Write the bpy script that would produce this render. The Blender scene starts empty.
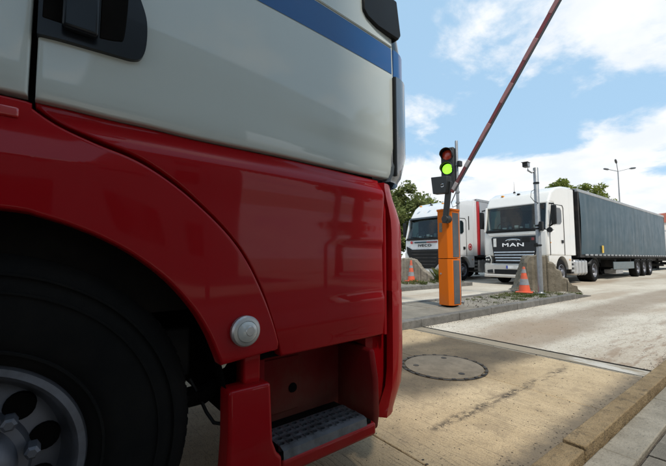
import bpy, math, random
from mathutils import Vector, Matrix, noise as mnoise
random.seed(7)
rad = math.radians
scene = bpy.context.scene
COL = scene.collection

# ------------------------------------------------------------------ camera
FPX, CAM_H, YAW, HZ, CX, CY = 350.0, 1.05, rad(53), 258.0, 333.0, 233.0   # from the vanishing points of kerbs and trucks
PITCH = math.atan((HZ - CY) / FPX)
FW = Vector((math.cos(YAW) * math.cos(PITCH), math.sin(YAW) * math.cos(PITCH), math.sin(PITCH)))
RT = Vector((math.sin(YAW), -math.cos(YAW), 0)); UP = RT.cross(FW)
CAM = Vector((0, 0, CAM_H))
cd = bpy.data.cameras.new('camera'); cam = bpy.data.objects.new('camera', cd); COL.objects.link(cam)
cd.sensor_width = 36; cd.lens = 36 * FPX / 666.0; cd.clip_start = 0.05; cd.clip_end = 3000
cam.matrix_world = Matrix(((RT.x, UP.x, -FW.x, 0), (RT.y, UP.y, -FW.y, 0), (RT.z, UP.z, -FW.z, CAM_H), (0, 0, 0, 1)))
scene.camera = cam

# ------------------------------------------------------------------ light
SUN_AZ, SUN_EL = rad(256), rad(56)
world = bpy.data.worlds.new('World'); scene.world = world; world.use_nodes = True
sun_dir = Vector((math.cos(SUN_AZ) * math.cos(SUN_EL), math.sin(SUN_AZ) * math.cos(SUN_EL), math.sin(SUN_EL)))
sl = bpy.data.lights.new('sun', 'SUN'); sl.energy = 3.8; sl.angle = rad(8.0); sl.color = (1.0, 0.93, 0.82)
so = bpy.data.objects.new('sun', sl); COL.objects.link(so); so.rotation_euler = sun_dir.to_track_quat('Z', 'Y').to_euler()
scene.view_settings.view_transform = 'Standard'; scene.view_settings.look = 'None'
scene.view_settings.exposure = 0.12; scene.view_settings.gamma = 1.0
scene.render.engine = 'CYCLES'


class N:
    """small node-graph helper"""
    def __init__(s, tree): s.t = tree; s.n = tree.nodes; s.l = tree.links
    def node(s, typ, **kw):
        o = s.n.new(typ)
        for k, v in kw.items(): setattr(o, k, v)
        return o
    def put(s, sock, v):
        if hasattr(v, 'links'): s.l.new(v, sock)
        elif isinstance(v, (tuple, list)) and sock.type == 'RGBA': sock.default_value = tuple(v) + ((1,) if len(v) == 3 else ())
        else: sock.default_value = v
    def math(s, op, a, b=0.0, c=None, clamp=False):
        o = s.node('ShaderNodeMath', operation=op, use_clamp=clamp); s.put(o.inputs[0], a); s.put(o.inputs[1], b)
        if c is not None: s.put(o.inputs[2], c)
        return o.outputs[0]
    def mix(s, f, a, b):
        o = s.node('ShaderNodeMix', data_type='RGBA'); s.put(o.inputs[0], f); s.put(o.inputs[6], a); s.put(o.inputs[7], b); return o.outputs[2]
    def noise(s, vec, scale, detail=4, rough=.55, out=0, dist=0):
        o = s.node('ShaderNodeTexNoise'); s.l.new(vec, o.inputs['Vector']); o.inputs['Scale'].default_value = scale
        o.inputs['Detail'].default_value = detail; o.inputs['Roughness'].default_value = rough; o.inputs['Distortion'].default_value = dist
        return o.outputs[out]
    def step(s, v, a, b):
        o = s.node('ShaderNodeMapRange', interpolation_type='SMOOTHSTEP'); s.put(o.inputs[0], v); s.put(o.inputs[1], a); s.put(o.inputs[2], b); return o.outputs[0]
    def map(s, vec, scale=(1, 1, 1), loc=(0, 0, 0)):
        o = s.node('ShaderNodeMapping'); s.l.new(vec, o.inputs[0]); o.inputs['Scale'].default_value = scale; o.inputs['Location'].default_value = loc; return o.outputs[0]
    def sep(s, vec):
        o = s.node('ShaderNodeSeparateXYZ'); s.l.new(vec, o.inputs[0]); return o.outputs
    def bump(s, h, strength, dist=.01):
        o = s.node('ShaderNodeBump'); s.l.new(h, o.inputs['Height']); o.inputs['Strength'].default_value = strength; o.inputs['Distance'].default_value = dist; return o.outputs[0]


# sky: Nishita plus a layer of cumulus given by noise on the view direction
g = N(world.node_tree); g.n.clear()
sky = g.node('ShaderNodeTexSky', sky_type='NISHITA'); sky.sun_disc = False
sky.sun_elevation = SUN_EL; sky.sun_rotation = math.pi / 2 - SUN_AZ; sky.air_density = 1.0; sky.dust_density = .6; sky.ozone_density = 1.0
tc = g.node('ShaderNodeTexCoord').outputs['Generated']
dx, dy, dz = g.sep(tc)
dzc = g.math('MAXIMUM', dz, 0.0)
k = g.math('DIVIDE', 1.0, g.math('ADD', dzc, .22))
cv = g.node('ShaderNodeCombineXYZ'); g.put(cv.inputs[0], g.math('MULTIPLY', dx, k)); g.put(cv.inputs[1], g.math('MULTIPLY', dy, k)); g.put(cv.inputs[2], 4.0)
n1 = g.noise(cv.outputs[0], 2.2, 8, .58, dist=.25)
low = g.step(dzc, .34, .20)                                     # a bank of cumulus low over the horizon
cover = g.math('ADD', n1, g.math('MULTIPLY', low, .20))
dens = g.step(cover, .50, .66)
n2 = g.noise(cv.outputs[0], 3.2, 6, .55)
ccol = g.mix(g.step(n2, .35, .7), (8.3, 8.8, 9.4), (10.2, 10.2, 10.2))
skyc = g.mix(.70, sky.outputs[0], (4.9, 7.6, 10.2))
col = g.mix(dens, skyc, ccol)
bg = g.node('ShaderNodeBackground'); g.put(bg.inputs[0], col); bg.inputs[1].default_value = 0.10
wo = g.node('ShaderNodeOutputWorld'); g.l.new(bg.outputs[0], wo.inputs[0])


# ------------------------------------------------------------------ materials
def newmat(name):
    m = bpy.data.materials.new(name); m.use_nodes = True; G = N(m.node_tree); b = G.n['Principled BSDF']; return m, G, b
def setp(G, b, **kw):
    names = dict(color='Base Color', rough='Roughness', metal='Metallic', coat='Coat Weight', coatr='Coat Roughness', normal='Normal', ior='IOR',
                 spec='Specular IOR Level', trans='Transmission Weight', emit='Emission Color', es='Emission Strength', sss='Subsurface Weight')
    for k_, v in kw.items(): G.put(b.inputs[names[k_]], v)
def M(name, color, rough=.5, metal=0, coat=0, var=.18, scale=6, dirt=None, dirt_amt=.3, bump=0, bscale=80, es=0, spec=.5, trans=0):
    m, G, b = newmat(name)
    co = G.node('ShaderNodeTexCoord').outputs['Object']
    nz = G.noise(co, scale, 5, .6)
    c = G.mix(nz, tuple(max(0, x * (1 - var)) for x in color), tuple(min(1, x * (1 + var)) for x in color))
    if dirt: c = G.mix(G.math('MULTIPLY', G.step(G.noise(co, scale * .45, 6, .65), .42, .68), dirt_amt), c, dirt)
    rr = G.math('ADD', rough, G.math('MULTIPLY', G.math('SUBTRACT', G.noise(co, scale * 2.2, 4), .5), .22), clamp=True)
    setp(G, b, color=c, rough=rr, metal=metal, coat=coat, coatr=.04, spec=spec, trans=trans)
    if es: setp(G, b, emit=color, es=es)
    if bump: setp(G, b, normal=G.bump(G.noise(co, bscale, 5), bump))
    return m

DUST = (.16, .12, .08)
def paint(name, color, rough=.32, coat=.9, coatr=.03, dirt=.25, zdirt=None, spec=.5):
    """vehicle paint: clear coat with faint orange peel, film of road dust, small chips"""
    m, G, b = newmat(name)
    co = G.node('ShaderNodeTexCoord').outputs['Object']
    film = G.step(G.noise(co, 2.3, 7, .68), .35, .75)
    specks = G.step(G.noise(co, 95, 3, .6), .70, .76)
    amt = G.math('ADD', G.math('MULTIPLY', film, dirt * .5), G.math('MULTIPLY', specks, dirt * .9), clamp=True)
    streak = G.step(G.noise(G.map(co, (14, 14, .7)), 1.0, 5, .6), .52, .8)
    amt = G.math('ADD', amt, G.math('MULTIPLY', streak, dirt * .35), clamp=True)
    if zdirt:
        z = G.sep(co)[2]; amt = G.math('ADD', amt, G.math('MULTIPLY', G.step(G.math('ADD', z, G.math('MULTIPLY', film, -.25)), zdirt, zdirt - .7), .35), clamp=True)
    c = G.mix(amt, color, DUST)
    setp(G, b, spec=spec, color=c, rough=G.math('ADD', rough, G.math('MULTIPLY', amt, .4)), coat=G.math('SUBTRACT', coat, G.math('MULTIPLY', amt, 1.1), clamp=True),
         coatr=G.math('ADD', coatr, G.math('MULTIPLY', film, .05)))
    h = G.math('ADD', G.noise(co, 3.0, 2), G.math('MULTIPLY', G.noise(co, 260, 2), .02))
    setp(G, b, normal=G.bump(h, .06, .02))
    return m

RED = paint('red_paint', (.34, .003, .007), .4, coat=.45, coatr=.02, dirt=.07, zdirt=.45, spec=.05)
REDSHADE = paint('red_paint_dirty_shaded', (.17, .004, .007), .55, coat=.1, coatr=.1, dirt=.30, zdirt=.7, spec=.05)  # dirtier red, base also darkened to stand for shade in the step well
WHITE = paint('white_cab_paint', (.57, .61, .575), .4, coat=1.0, coatr=.02, dirt=.05, spec=.1)
BLUE = paint('blue_paint', (.001, .075, .26), .4, coat=.7, dirt=.02, spec=.1)
TRUCKW = paint('truck_white', (.66, .645, .61), .35, dirt=.12, zdirt=1.2)
TRUCKW2 = paint('truck_white_cool', (.64, .65, .66), .35, dirt=.12, zdirt=1.2)
BLACK = M('black_plastic', (.011, .012, .013), .45, bump=.05, bscale=400, spec=.2)
DARKIN = M('dark_underbody', (.006, .0055, .005), .9, spec=.08, dirt=(.025, .02, .016))
BLUEBLK = M('gloss_black_plastic', (.010, .013, .017), .3, coat=.1, spec=.25)
RUBBER = M('tyre_rubber', (.006, .006, .006), .85, spec=.15, dirt=(.02, .017, .014), dirt_amt=.3, bump=.15, bscale=150)
STEEL = M('rim_steel', (.15, .155, .18), .5, metal=.5, dirt=(.05, .045, .04), dirt_amt=.75, scale=9)
GALV = M('galvanised_steel', (.30, .31, .32), .5, metal=.75, dirt=(.16, .15, .14), scale=12)
ALU = M('worn_aluminium', (.55, .55, .55), .42, metal=.8, dirt=(.2, .18, .15), scale=14)
TREAD = M('tread_metal', (.20, .205, .22), .4, metal=.6, dirt=(.05, .045, .04), dirt_amt=.6, scale=20)
CHROME = M('chrome_letters', (.8, .82, .84), .2, metal=1)
LENSC = M('clear_lens', (.55, .55, .52), .12, coat=1, var=.05)
DEFL = M('deflector_gloss', (.07, .085, .10), .25, coat=1, var=.05)
GLASS = M('tinted_glass', (.010, .018, .022), .04, coat=0, var=.05, spec=.6)
SCREEN = M('windscreen_glass', (.008, .02, .022), .04, coat=0, var=.6, scale=2.4, spec=.45)
ORANGE = paint('orange_paint', (.58, .125, .003), .55, .0, .25, dirt=.10, zdirt=.3, spec=.15)
PANELG = M('slate_panel', (.055, .065, .075), .55, dirt=(.14, .12, .1))
BOOMR = M('boom_red', (.19, .030, .034), .6, dirt=(.15, .10, .09), scale=5)
BOOMW = M('boom_white', (.42, .38, .37), .6, dirt=(.22, .15, .13), scale=5)
BOOMF = M('boom_faded_band', (.33, .14, .135), .6, dirt=(.15, .10, .09), scale=5)
CONEO = M('cone_orange', (.62, .09, .035), .6, dirt=DUST, scale=12, dirt_amt=.5)
CONEW = M('cone_grey_band', (.23, .24, .26), .55, dirt=DUST, scale=12, dirt_amt=.5)
GREENL = M('green_lamp', (.32, 1.0, .05), .3, es=1.25, var=.1, scale=20)
REDL = M('red_lamp_unlit', (.55, .05, .022), .25, coat=.8, var=.2, scale=30)
SIGNBLK = M('signal_black', (.012, .014, .015), .55)
CURTAIN = M('curtain_tarpaulin', (.017, .050, .070), .36, coat=.0, spec=.13, var=.12, scale=.9, dirt=(.07, .08, .08), dirt_amt=.3, bump=.08, bscale=2.0)
CURTG = M('grey_tarpaulin', (.30, .31, .33), .5, var=.12, scale=.9, dirt=(.2, .19, .17), dirt_amt=.3)
RAIL = M('trailer_rail', (.34, .35, .36), .5, metal=.4, dirt=(.15, .13, .12))
REDT = M('red_trailer_front', (.42, .015, .02), .45, coat=.4)
CHASSIS = M('chassis_dark', (.018, .018, .019), .65, spec=.25, dirt=(.06, .05, .04), dirt_amt=.5)
GUARD = M('side_guard', (.10, .135, .15), .4, metal=.3, dirt=(.12, .11, .09))
YELLOW = M('yellow_marker', (.62, .40, .03), .5)
ORMARK = M('orange_marker', (.75, .30, .02), .35)
REFLR = M('red_reflector', (.45, .01, .012), .25, coat=1)
PLATEW = M('plate_white', (.7, .7, .68), .4, dirt=DUST)
PLATEB = M('plate_blue', (.02, .05, .35), .4)
BARK = M('bark', (.085, .065, .048), .9, bump=.5, bscale=18)
CLAD = M('wall_cladding', (.30, .31, .30), .6, var=.12, scale=.6, dirt=(.2, .19, .17))
ROOFM = M('canopy_metal', (.32, .33, .33), .5, var=.1, scale=.7)
FARW = M('far_wall', (.55, .52, .48), .7, var=.1, scale=.4)
FARR = M('far_roof', (.30, .09, .06), .7, var=.2, scale=1.5)

def clearglass():
    m, G, b = newmat('clear_windscreen')
    t = G.node('ShaderNodeBsdfTransparent'); G.put(t.inputs[0], (.62, .74, .72)); gl = G.node('ShaderNodeBsdfGlossy'); gl.inputs['Roughness'].default_value = .02
    co = G.node('ShaderNodeTexCoord').outputs['Object']; G.l.new(G.bump(G.noise(co, 2.5, 3), .05, .05), gl.inputs['Normal'])
    fr = G.node('ShaderNodeFresnel'); fr.inputs[0].default_value = 1.5
    mx = G.node('ShaderNodeMixShader'); G.put(mx.inputs[0], G.math('MULTIPLY', fr.outputs[0], 1.3, clamp=True)); G.l.new(t.outputs[0], mx.inputs[1]); G.l.new(gl.outputs[0], mx.inputs[2]); G.l.new(mx.outputs[0], G.n['Material Output'].inputs[0])
    return m
CLEAR = clearglass()
CURTC = M('cab_curtain_fabric', (.10, .16, .15), .8)

def leafmat(name, a, b_):
    m, G, b = newmat(name)
    co = G.node('ShaderNodeTexCoord').outputs['Object']
    c = G.mix(G.step(G.noise(co, 1.1, 4), .3, .7), a, b_)
    c = G.mix(G.math('MULTIPLY', G.noise(co, 9, 2), .5), c, tuple(x * 1.5 for x in a))
    setp(G, b, color=c, rough=.6, spec=.3)
    tr = G.node('ShaderNodeBsdfTranslucent'); G.put(tr.inputs[0], c)
    mx = G.node('ShaderNodeMixShader'); mx.inputs[0].default_value = .35
    G.l.new(b.outputs[0], mx.inputs[1]); G.l.new(tr.outputs[0], mx.inputs[2]); G.l.new(mx.outputs[0], G.n['Material Output'].inputs[0])
    return m
LEAF = leafmat('foliage_green', (.12, .16, .028), (.21, .23, .05))
LEAF2 = leafmat('foliage_dark', (.10, .13, .035), (.19, .20, .07))
GRASSM = leafmat('grass_green', (.06, .085, .02), (.15, .14, .05))

def concrete_lane():
    m, G, b = newmat('broomed_concrete')
    co = G.node('ShaderNodeTexCoord').outputs['Object']; x, y, z = G.sep(co)
    base = G.mix(G.step(G.noise(co, .9, 6, .6), .3, .7), (.36, .265, .150), (.53, .41, .255))
    base = G.mix(G.math('MULTIPLY', G.step(G.noise(co, 11, 5, .7), .45, .75), .4), base, (.22, .17, .11))
    # broom lines run across the lane
    wx = G.math('ADD', x, G.math('MULTIPLY', G.noise(G.map(co, (1, .8, 1)), 4.0, 4, .7), .075))
    saw = G.math('ABSOLUTE', G.math('SUBTRACT', G.math('FRACT', G.math('MULTIPLY', wx, 38.0)), .5))
    patch = G.noise(G.map(co, (30, 3.0, 1)), 1.0, 5, .75)
    groove = G.math('MULTIPLY', G.step(saw, .16, .02), G.step(patch, .44, .60))
    patch2 = G.step(G.noise(co, 1.4, 5, .65), .36, .62)
    lines = G.math('MULTIPLY', groove, G.math('ADD', .25, G.math('MULTIPLY', patch2, .75)))
    base = G.mix(G.math('MULTIPLY', lines, .62), base, (.095, .07, .046))
    agg = G.noise(co, 160, 3, .7)
    base = G.mix(G.math('MULTIPLY', G.step(agg, .50, .64), .60), base, (.13, .098, .066))
    base = G.mix(G.math('MULTIPLY', G.step(G.noise(co, 42, 4, .7), .56, .68), .5), base, (.15, .112, .075))
    base = G.mix(G.math('MULTIPLY', G.step(agg, .42, .30), .35), base, (.62, .52, .37))
    base = G.mix(G.math('MULTIPLY', G.step(G.noise(co, 4.5, 7, .72), .50, .72), .55), base, (.17, .125, .08))
    wob = G.math('MULTIPLY', G.math('SUBTRACT', G.noise(co, 1.3, 5, .6), .5), .35)
    # oil film between the wheel tracks
    cen = G.math('ABSOLUTE', G.math('SUBTRACT', G.math('ADD', y, wob), 2.30))
    oil = G.math('MULTIPLY', G.math('MULTIPLY', G.step(cen, .74, .42), G.step(x, 1.5, 2.3)), G.math('ADD', .62, G.math('MULTIPLY', G.noise(co, 2.6, 4), .38)))
    base = G.mix(G.math('MULTIPLY', oil, .95), base, (.024, .020, .016))
    # dragged dark streak along the near wheel track
    sw = G.math('ADD', .035, G.math('MULTIPLY', G.noise(G.map(co, (1.4, 1, 1)), 1.7, 2), .05))
    sd = G.math('ABSOLUTE', G.math('SUBTRACT', G.math('ADD', y, G.math('MULTIPLY', G.math('SUBTRACT', G.noise(co, 7, 5, .7), .5), .09)), 1.385))
    rng = G.math('MULTIPLY', G.step(x, 1.72, 1.86), G.step(x, 3.95, 3.5))
    rng = G.math('MULTIPLY', rng, G.step(G.noise(co, 24, 5, .75), .40, .56))
    st = G.math('MULTIPLY', G.math('MULTIPLY', G.step(sd, sw, 0.0), rng), G.step(G.noise(G.map(co, (2.0, 5, 1)), 1.8, 4, .65), .34, .52))
    base = G.mix(G.math('MULTIPLY', st, .95), base, (.035, .026, .020))
    # spots
    sp = G.step(G.noise(co, 13, 2, .5), .73, .77)
    base = G.mix(G.math('MULTIPLY', sp, .75), base, (.06, .048, .036))
    fine = G.step(G.noise(co, 55, 2, .6), .64, .72)
    base = G.mix(G.math('MULTIPLY', fine, .6), base, (.09, .07, .05))
    # grit that gathers against the kerb
    gd = G.step(G.math('ADD', y, G.math('MULTIPLY', G.math('SUBTRACT', G.noise(co, 9, 5, .7), .5), .22)), 1.04, .88)
    base = G.mix(G.math('MULTIPLY', gd, .85), base, (.105, .085, .062))
    # hairline cracks
    vo = G.node('ShaderNodeTexVoronoi', feature='DISTANCE_TO_EDGE'); G.l.new(G.map(co, (1, .55, 1)), vo.inputs['Vector']); vo.inputs['Scale'].default_value = 1.1
    setp(G, b, color=base, rough=.68, spec=.25)
    h = G.math('ADD', G.math('MULTIPLY', groove, -.9), G.math('MULTIPLY', agg, .8))
    setp(G, b, normal=G.bump(h, .55, .006))
    return m
CONC = concrete_lane()

def asphalt():
    m, G, b = newmat('worn_asphalt')
    co = G.node('ShaderNodeTexCoord').outputs['Object']; x, y, z = G.sep(co)
    base = G.mix(G.step(G.noise(co, .5, 6, .6), .3, .7), (.39, .345, .275), (.52, .475, .395))
    base = G.mix(G.math('MULTIPLY', G.step(G.noise(co, 60, 3, .7), .5, .66), .6), base, (.60, .58, .54))
    base = G.mix(G.math('MULTIPLY', G.step(G.noise(co, 48, 4, .7), .53, .66), .75), base, (.12, .105, .085))
    base = G.mix(G.math('MULTIPLY', G.step(G.noise(co, 6, 6, .7), .5, .72), .45), base, (.22, .185, .14))
    wob = G.math('MULTIPLY', G.math('SUBTRACT', G.noise(G.map(co, (.45, 1, 1)), .8, 5, .6), .5), .8)
    cen = G.math('ABSOLUTE', G.math('SUBTRACT', G.math('ADD', y, wob), 2.35))
    mud = G.math('MULTIPLY', G.step(cen, .62, .22), G.math('ADD', .45, G.math('MULTIPLY', G.noise(co, 3, 4), .5)))
    base = G.mix(G.math('MULTIPLY', mud, .95), base, (.19, .14, .095))
    e = G.math('MULTIPLY', G.step(G.math('ADD', y, wob), 1.75, 1.1), G.step(G.noise(G.map(co, (.6, 3, 1)), 2.5, 5, .65), .48, .62))
    e = G.math('MULTIPLY', e, G.step(y, -3.5, -1.5))
    base = G.mix(G.math('MULTIPLY', e, .75), base, (.19, .125, .08))
    far = G.step(G.noise(G.map(co, (.10, .5, 1), (3, 0, 0)), 1.0, 5, .6), .48, .62)
    base = G.mix(G.math('MULTIPLY', far, .6), base, (.27, .20, .135))
    setp(G, b, color=base, rough=.72, spec=.25)
    h = G.math('ADD', G.noise(co, 130, 3, .6), G.math('MULTIPLY', G.noise(co, 30, 3), .6))
    setp(G, b, normal=G.bump(h, .5, .008))
    return m
ASPH = asphalt()

def stone(name, a, b_, dark, scale=6, bump=.5, lich=.35):
    m, G, b = newmat(name)
    co = G.node('ShaderNodeTexCoord').outputs['Object']
    oi = G.node('ShaderNodeObjectInfo').outputs['Random']
    c = G.mix(G.step(G.noise(co, scale, 6, .65), .3, .72), a, b_)
    c = G.mix(G.math('MULTIPLY', oi, .35), c, dark)
    c = G.mix(G.math('MULTIPLY', G.step(G.noise(co, scale * 2.7, 5, .7), .52, .7), lich), c, dark)
    c = G.mix(G.math('MULTIPLY', G.step(G.noise(co, scale * 14, 2, .6), .62, .7), .5), c, tuple(t * .6 for t in dark))
    setp(G, b, color=c, rough=.82, spec=.3)
    setp(G, b, normal=G.bump(G.math('ADD', G.noise(co, scale * 1.5, 6, .7), G.math('MULTIPLY', G.noise(co, scale * 16, 3), .4)), bump, .02))
    return m
KERBG = stone('grey_kerb_stone', (.12, .115, .105), (.19, .18, .165), (.06, .056, .05), 7, .6, .5)
KERBY = stone('buff_kerb_stone', (.165, .115, .058), (.26, .19, .105), (.06, .045, .028), 6, 1.0, .75)
PAVE = stone('pavement_concrete', (.19, .17, .135), (.27, .245, .20), (.10, .09, .07), 5, .6, .5)
COBBLE = stone('paver', (.12, .108, .088), (.19, .17, .14), (.08, .075, .06), 9)
ISLE = stone('island_surface', (.16, .145, .12), (.25, .225, .185), (.095, .085, .06), 2.2)
BLOCK = stone('weathered_concrete', (.145, .122, .088), (.22, .19, .145), (.06, .052, .034), 3.0, 1.0, .7)
BLOCK2 = stone('rough_concrete', (.165, .145, .115), (.25, .22, .18), (.07, .062, .046), 3, 1.0, .7)
COVER = stone('manhole_concrete', (.115, .095, .07), (.175, .145, .108), (.085, .07, .05), 5, .3)
IRON = M('cast_iron', (.04, .035, .03), .6, metal=.5, dirt=(.10, .08, .055), scale=18, dirt_amt=.6)
GRIT = stone('grit', (.055, .045, .034), (.11, .09, .07), (.03, .025, .02), 30)

def stopline_mat():
    m, G, b = newmat('worn_line_paint')
    co = G.node('ShaderNodeTexCoord').outputs['Object']; x, y, z = G.sep(co)
    wear = G.step(G.math('ADD', G.noise(G.map(co, (3, 1, 1)), 2.2, 6, .7), G.math('MULTIPLY', G.step(y, 1.3, 2.3), .22)), .42, .56)
    c = G.mix(wear, (.42, .40, .36), (.24, .205, .155))
    c = G.mix(G.math('MULTIPLY', G.step(G.noise(co, 45, 3), .6, .7), .5), c, (.12, .10, .08))
    setp(G, b, color=c, rough=.85, spec=.15, normal=G.bump(G.noise(co, 90, 3), .5, .006)); return m
LINE = stopline_mat()


# ------------------------------------------------------------------ mesh building
class MB:
    def __init__(s): s.v = []; s.f = []
    def add(s, vs, fs):
        o = len(s.v); s.v += [tuple(p) for p in vs]; s.f += [tuple(i + o for i in f) for f in fs]; return s
    def box(s, x0, x1, y0, y1, z0, z1):
        vs = [(x, y, z) for x in (x0, x1) for y in (y0, y1) for z in (z0, z1)]
        return s.add(vs, [(0, 1, 3, 2), (4, 6, 7, 5), (0, 4, 5, 1), (2, 3, 7, 6), (0, 2, 6, 4), (1, 5, 7, 3)])
    def prism(s, poly, axis, a0, a1):
        """poly in the two other axes (x,z for axis y; y,z for axis x; x,y for axis z)"""
        def P(p, a): return {'x': (a, p[0], p[1]), 'y': (p[0], a, p[1]), 'z': (p[0], p[1], a)}[axis]
        n = len(poly); vs = [P(p, a0) for p in poly] + [P(p, a1) for p in poly]
        fs = [tuple(range(n)), tuple(range(2 * n - 1, n - 1, -1))] + [(i, i + n, (i + 1) % n + n, (i + 1) % n) for i in range(n)]
        return s.add(vs, fs)
    def tube(s, pts, r, n=8, caps=True):
        pts = [Vector(p) for p in pts]; rs = r if isinstance(r, (list, tuple)) else [r] * len(pts); rings = []
        ref = None
        for i, p in enumerate(pts):
            t = (pts[min(i + 1, len(pts) - 1)] - pts[max(i - 1, 0)]).normalized()
            if ref is None: ref = Vector((0, 0, 1)) if abs(t.z) < .9 else Vector((1, 0, 0))
            a = t.cross(ref).normalized(); b = t.cross(a).normalized(); ref = -b if False else b.cross(t) * 0 + ref
            rings.append([p + (a * math.cos(2 * math.pi * j / n) + b * math.sin(2 * math.pi * j / n)) * rs[i] for j in range(n)])
        vs = [q for ring in rings for q in ring]; fs = []
        for i in range(len(pts) - 1):
            for j in range(n): fs.append((i * n + j, i * n + (j + 1) % n, (i + 1) * n + (j + 1) % n, (i + 1) * n + j))
        if caps: fs += [tuple(range(n - 1, -1, -1)), tuple((len(pts) - 1) * n + j for j in range(n))]
        return s.add(vs, fs)
    def lathe(s, prof, c, axis='z', n=32, close=False, caps=True):
        """prof: (radius, height along axis)"""
        vs = []
        for r, h in prof:
            for j in range(n):
                a = 2 * math.pi * j / n; p, q = r * math.cos(a), r * math.sin(a)
                v = {'z': (p, q, h), 'y': (p, h, q), 'x': (h, p, q)}[axis]; vs.append((c[0] + v[0], c[1] + v[1], c[2] + v[2]))
        m = len(prof); fs = []
        for i in range(m - (0 if close else 1)):
            for j in range(n): fs.append((i * n + j, i * n + (j + 1) % n, ((i + 1) % m) * n + (j + 1) % n, ((i + 1) % m) * n + j))
        if not close and caps:
            if prof[0][0] > 1e-4: fs.append(tuple(range(n - 1, -1, -1)))
            if prof[-1][0] > 1e-4: fs.append(tuple((m - 1) * n + j for j in range(n)))
        return s.add(vs, fs)
    def grid(s, P):
        """P: rows of points"""
        nr, nc = len(P), len(P[0]); vs = [p for r in P for p in r]
        return s.add(vs, [(i * nc + j, i * nc + j + 1, (i + 1) * nc + j + 1, (i + 1) * nc + j) for i in range(nr - 1) for j in range(nc - 1)])
    def data(s, name, mat, smooth=35):
        me = bpy.data.meshes.new(name); me.from_pydata(s.v, [], s.f); me.validate(); me.update()
        import bmesh
        b = bmesh.new(); b.from_mesh(me); bmesh.ops.recalc_face_normals(b, faces=b.faces); b.to_mesh(me); b.free()
        if mat: me.materials.append(mat)
        if smooth:
            me.shade_smooth(); me.set_sharp_from_angle(angle=rad(smooth))
        return me
    def build(s, name, mat, parent=None, smooth=35, bevel=0, seg=2, solid=0):
        o = bpy.data.objects.new(name, s.data(name, mat, smooth)); COL.objects.link(o)
        if parent: o.parent = parent
        if solid:
            md = o.modifiers.new('thickness', 'SOLIDIFY'); md.thickness = solid; md.offset = -1
        if bevel:
            md = o.modifiers.new('bevel', 'BEVEL'); md.width = bevel; md.segments = seg; md.limit_method = 'ANGLE'; md.angle_limit = rad(30)
        return o

def tag(o, label=None, cat=None, group=None, kind=None):
    if label: o['label'] = label
    if cat: o['category'] = cat
    if group: o['group'] = group
    if kind: o['kind'] = kind
    return o
def empty(name, loc=(0, 0, 0), rz=0):
    o = bpy.data.objects.new(name, None); COL.objects.link(o); o.location = loc; o.rotation_euler = (0, 0, rz); o.empty_display_size = .1; return o
def box(name, mat, parent, x0, x1, y0, y1, z0, z1, bevel=0, seg=2):
    return MB().box(x0, x1, y0, y1, z0, z1).build(name, mat, parent, bevel=bevel, seg=seg)
def link_copy(o, parent=None, loc=None):
    c = o.copy(); COL.objects.link(c); c.parent = parent
    if loc is not None: c.location = loc
    return c
def copy_tree(o, parent=None):
    c = o.copy(); COL.objects.link(c); c.parent = parent
    for ch in list(o.children): copy_tree(ch, c)
    return c
def text(name, body, size, mat, parent, mtx, depth=.004, bold=0):
    cu = bpy.data.curves.new(name, 'FONT'); cu.body = body; cu.size = size; cu.extrude = depth; cu.align_x = 'CENTER'; cu.align_y = 'CENTER'; cu.offset = bold; cu.space_character = 1.12; cu.resolution_u = 3
    tmp = bpy.data.objects.new('tmp', cu); COL.objects.link(tmp)
    dg = bpy.context.evaluated_depsgraph_get(); me = bpy.data.meshes.new_from_object(tmp.evaluated_get(dg)); bpy.data.objects.remove(tmp)
    me.transform(mtx); me.materials.clear(); me.materials.append(mat)
    o = bpy.data.objects.new(name, me); COL.objects.link(o); o.parent = parent; return o
def frame(origin, xax, yax):
    x = Vector(xax).normalized(); y = Vector(yax).normalized(); z = x.cross(y)
    return Matrix(((x.x, y.x, z.x, origin[0]), (x.y, y.y, z.y, origin[1]), (x.z, y.z, z.z, origin[2]), (0, 0, 0, 1)))

# a photo pixel gives a direction; the plane it lies on gives the distance
def ray(px, py): return FW + RT * ((px - CX) / FPX) - UP * ((py - CY) / FPX)
def on_ground(px, py, z=0):
    r = ray(px, py); return CAM + r * ((z - CAM_H) / r.z)


# ------------------------------------------------------------------ ground, lane, kerbs
gm = MB().add([(-600, -600, 0), (900, -600, 0), (900, 900, 0), (-600, 900, 0)], [(0, 1, 2, 3)])
tag(gm.build('ground', ASPH, smooth=0), kind='structure')

def rough_sheet(x0, x1, y0, y1, z, nx, ny, amp, taper=None):
    P = []
    for i in range(nx + 1):
        row = []
        for j in range(ny + 1):
            x = x0 + (x1 - x0) * i / nx; y = y0 + (y1 - y0) * j / ny
            e = 0 if i in (0, nx) or j in (0, ny) else random.uniform(-amp, amp)
            row.append((x, y, z + e))
        P.append(row)
    return MB().grid(P)
lane = empty('lane_pavement'); tag(lane, kind='structure')
KY0, KY1, JX = .80, 3.47, 4.30
xs = [-9.0, -6.2, -3.6, -1.1, 1.47, 2.95, 4.02]
for a, b_ in zip(xs[:-1], xs[1:]):
    MB().box(a + .004, b_ - .004, KY0, KY1, -.05, .018).build('concrete_slab', CONC, lane, bevel=.004, seg=1)
MB().box(4.026, JX - .012, KY0, KY1, -.05, .018).build('concrete_strip', PAVE, lane, bevel=.005, seg=1)
ln = MB(); ln.add([(4.05, KY0 + .05, .0225), (4.05, KY1 - .05, .0225), (JX - .05, KY1 - .05, .0225), (JX - .05, KY0 + .05, .0225)], [(0, 1, 2, 3)])
tag(ln.build('stop_line', LINE, smooth=0), kind='structure')
rough_sheet(JX - .012, JX + .026, KY0, KY1, .0195, 3, 120, .004).build('joint_seal', DARKIN, lane)
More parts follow.
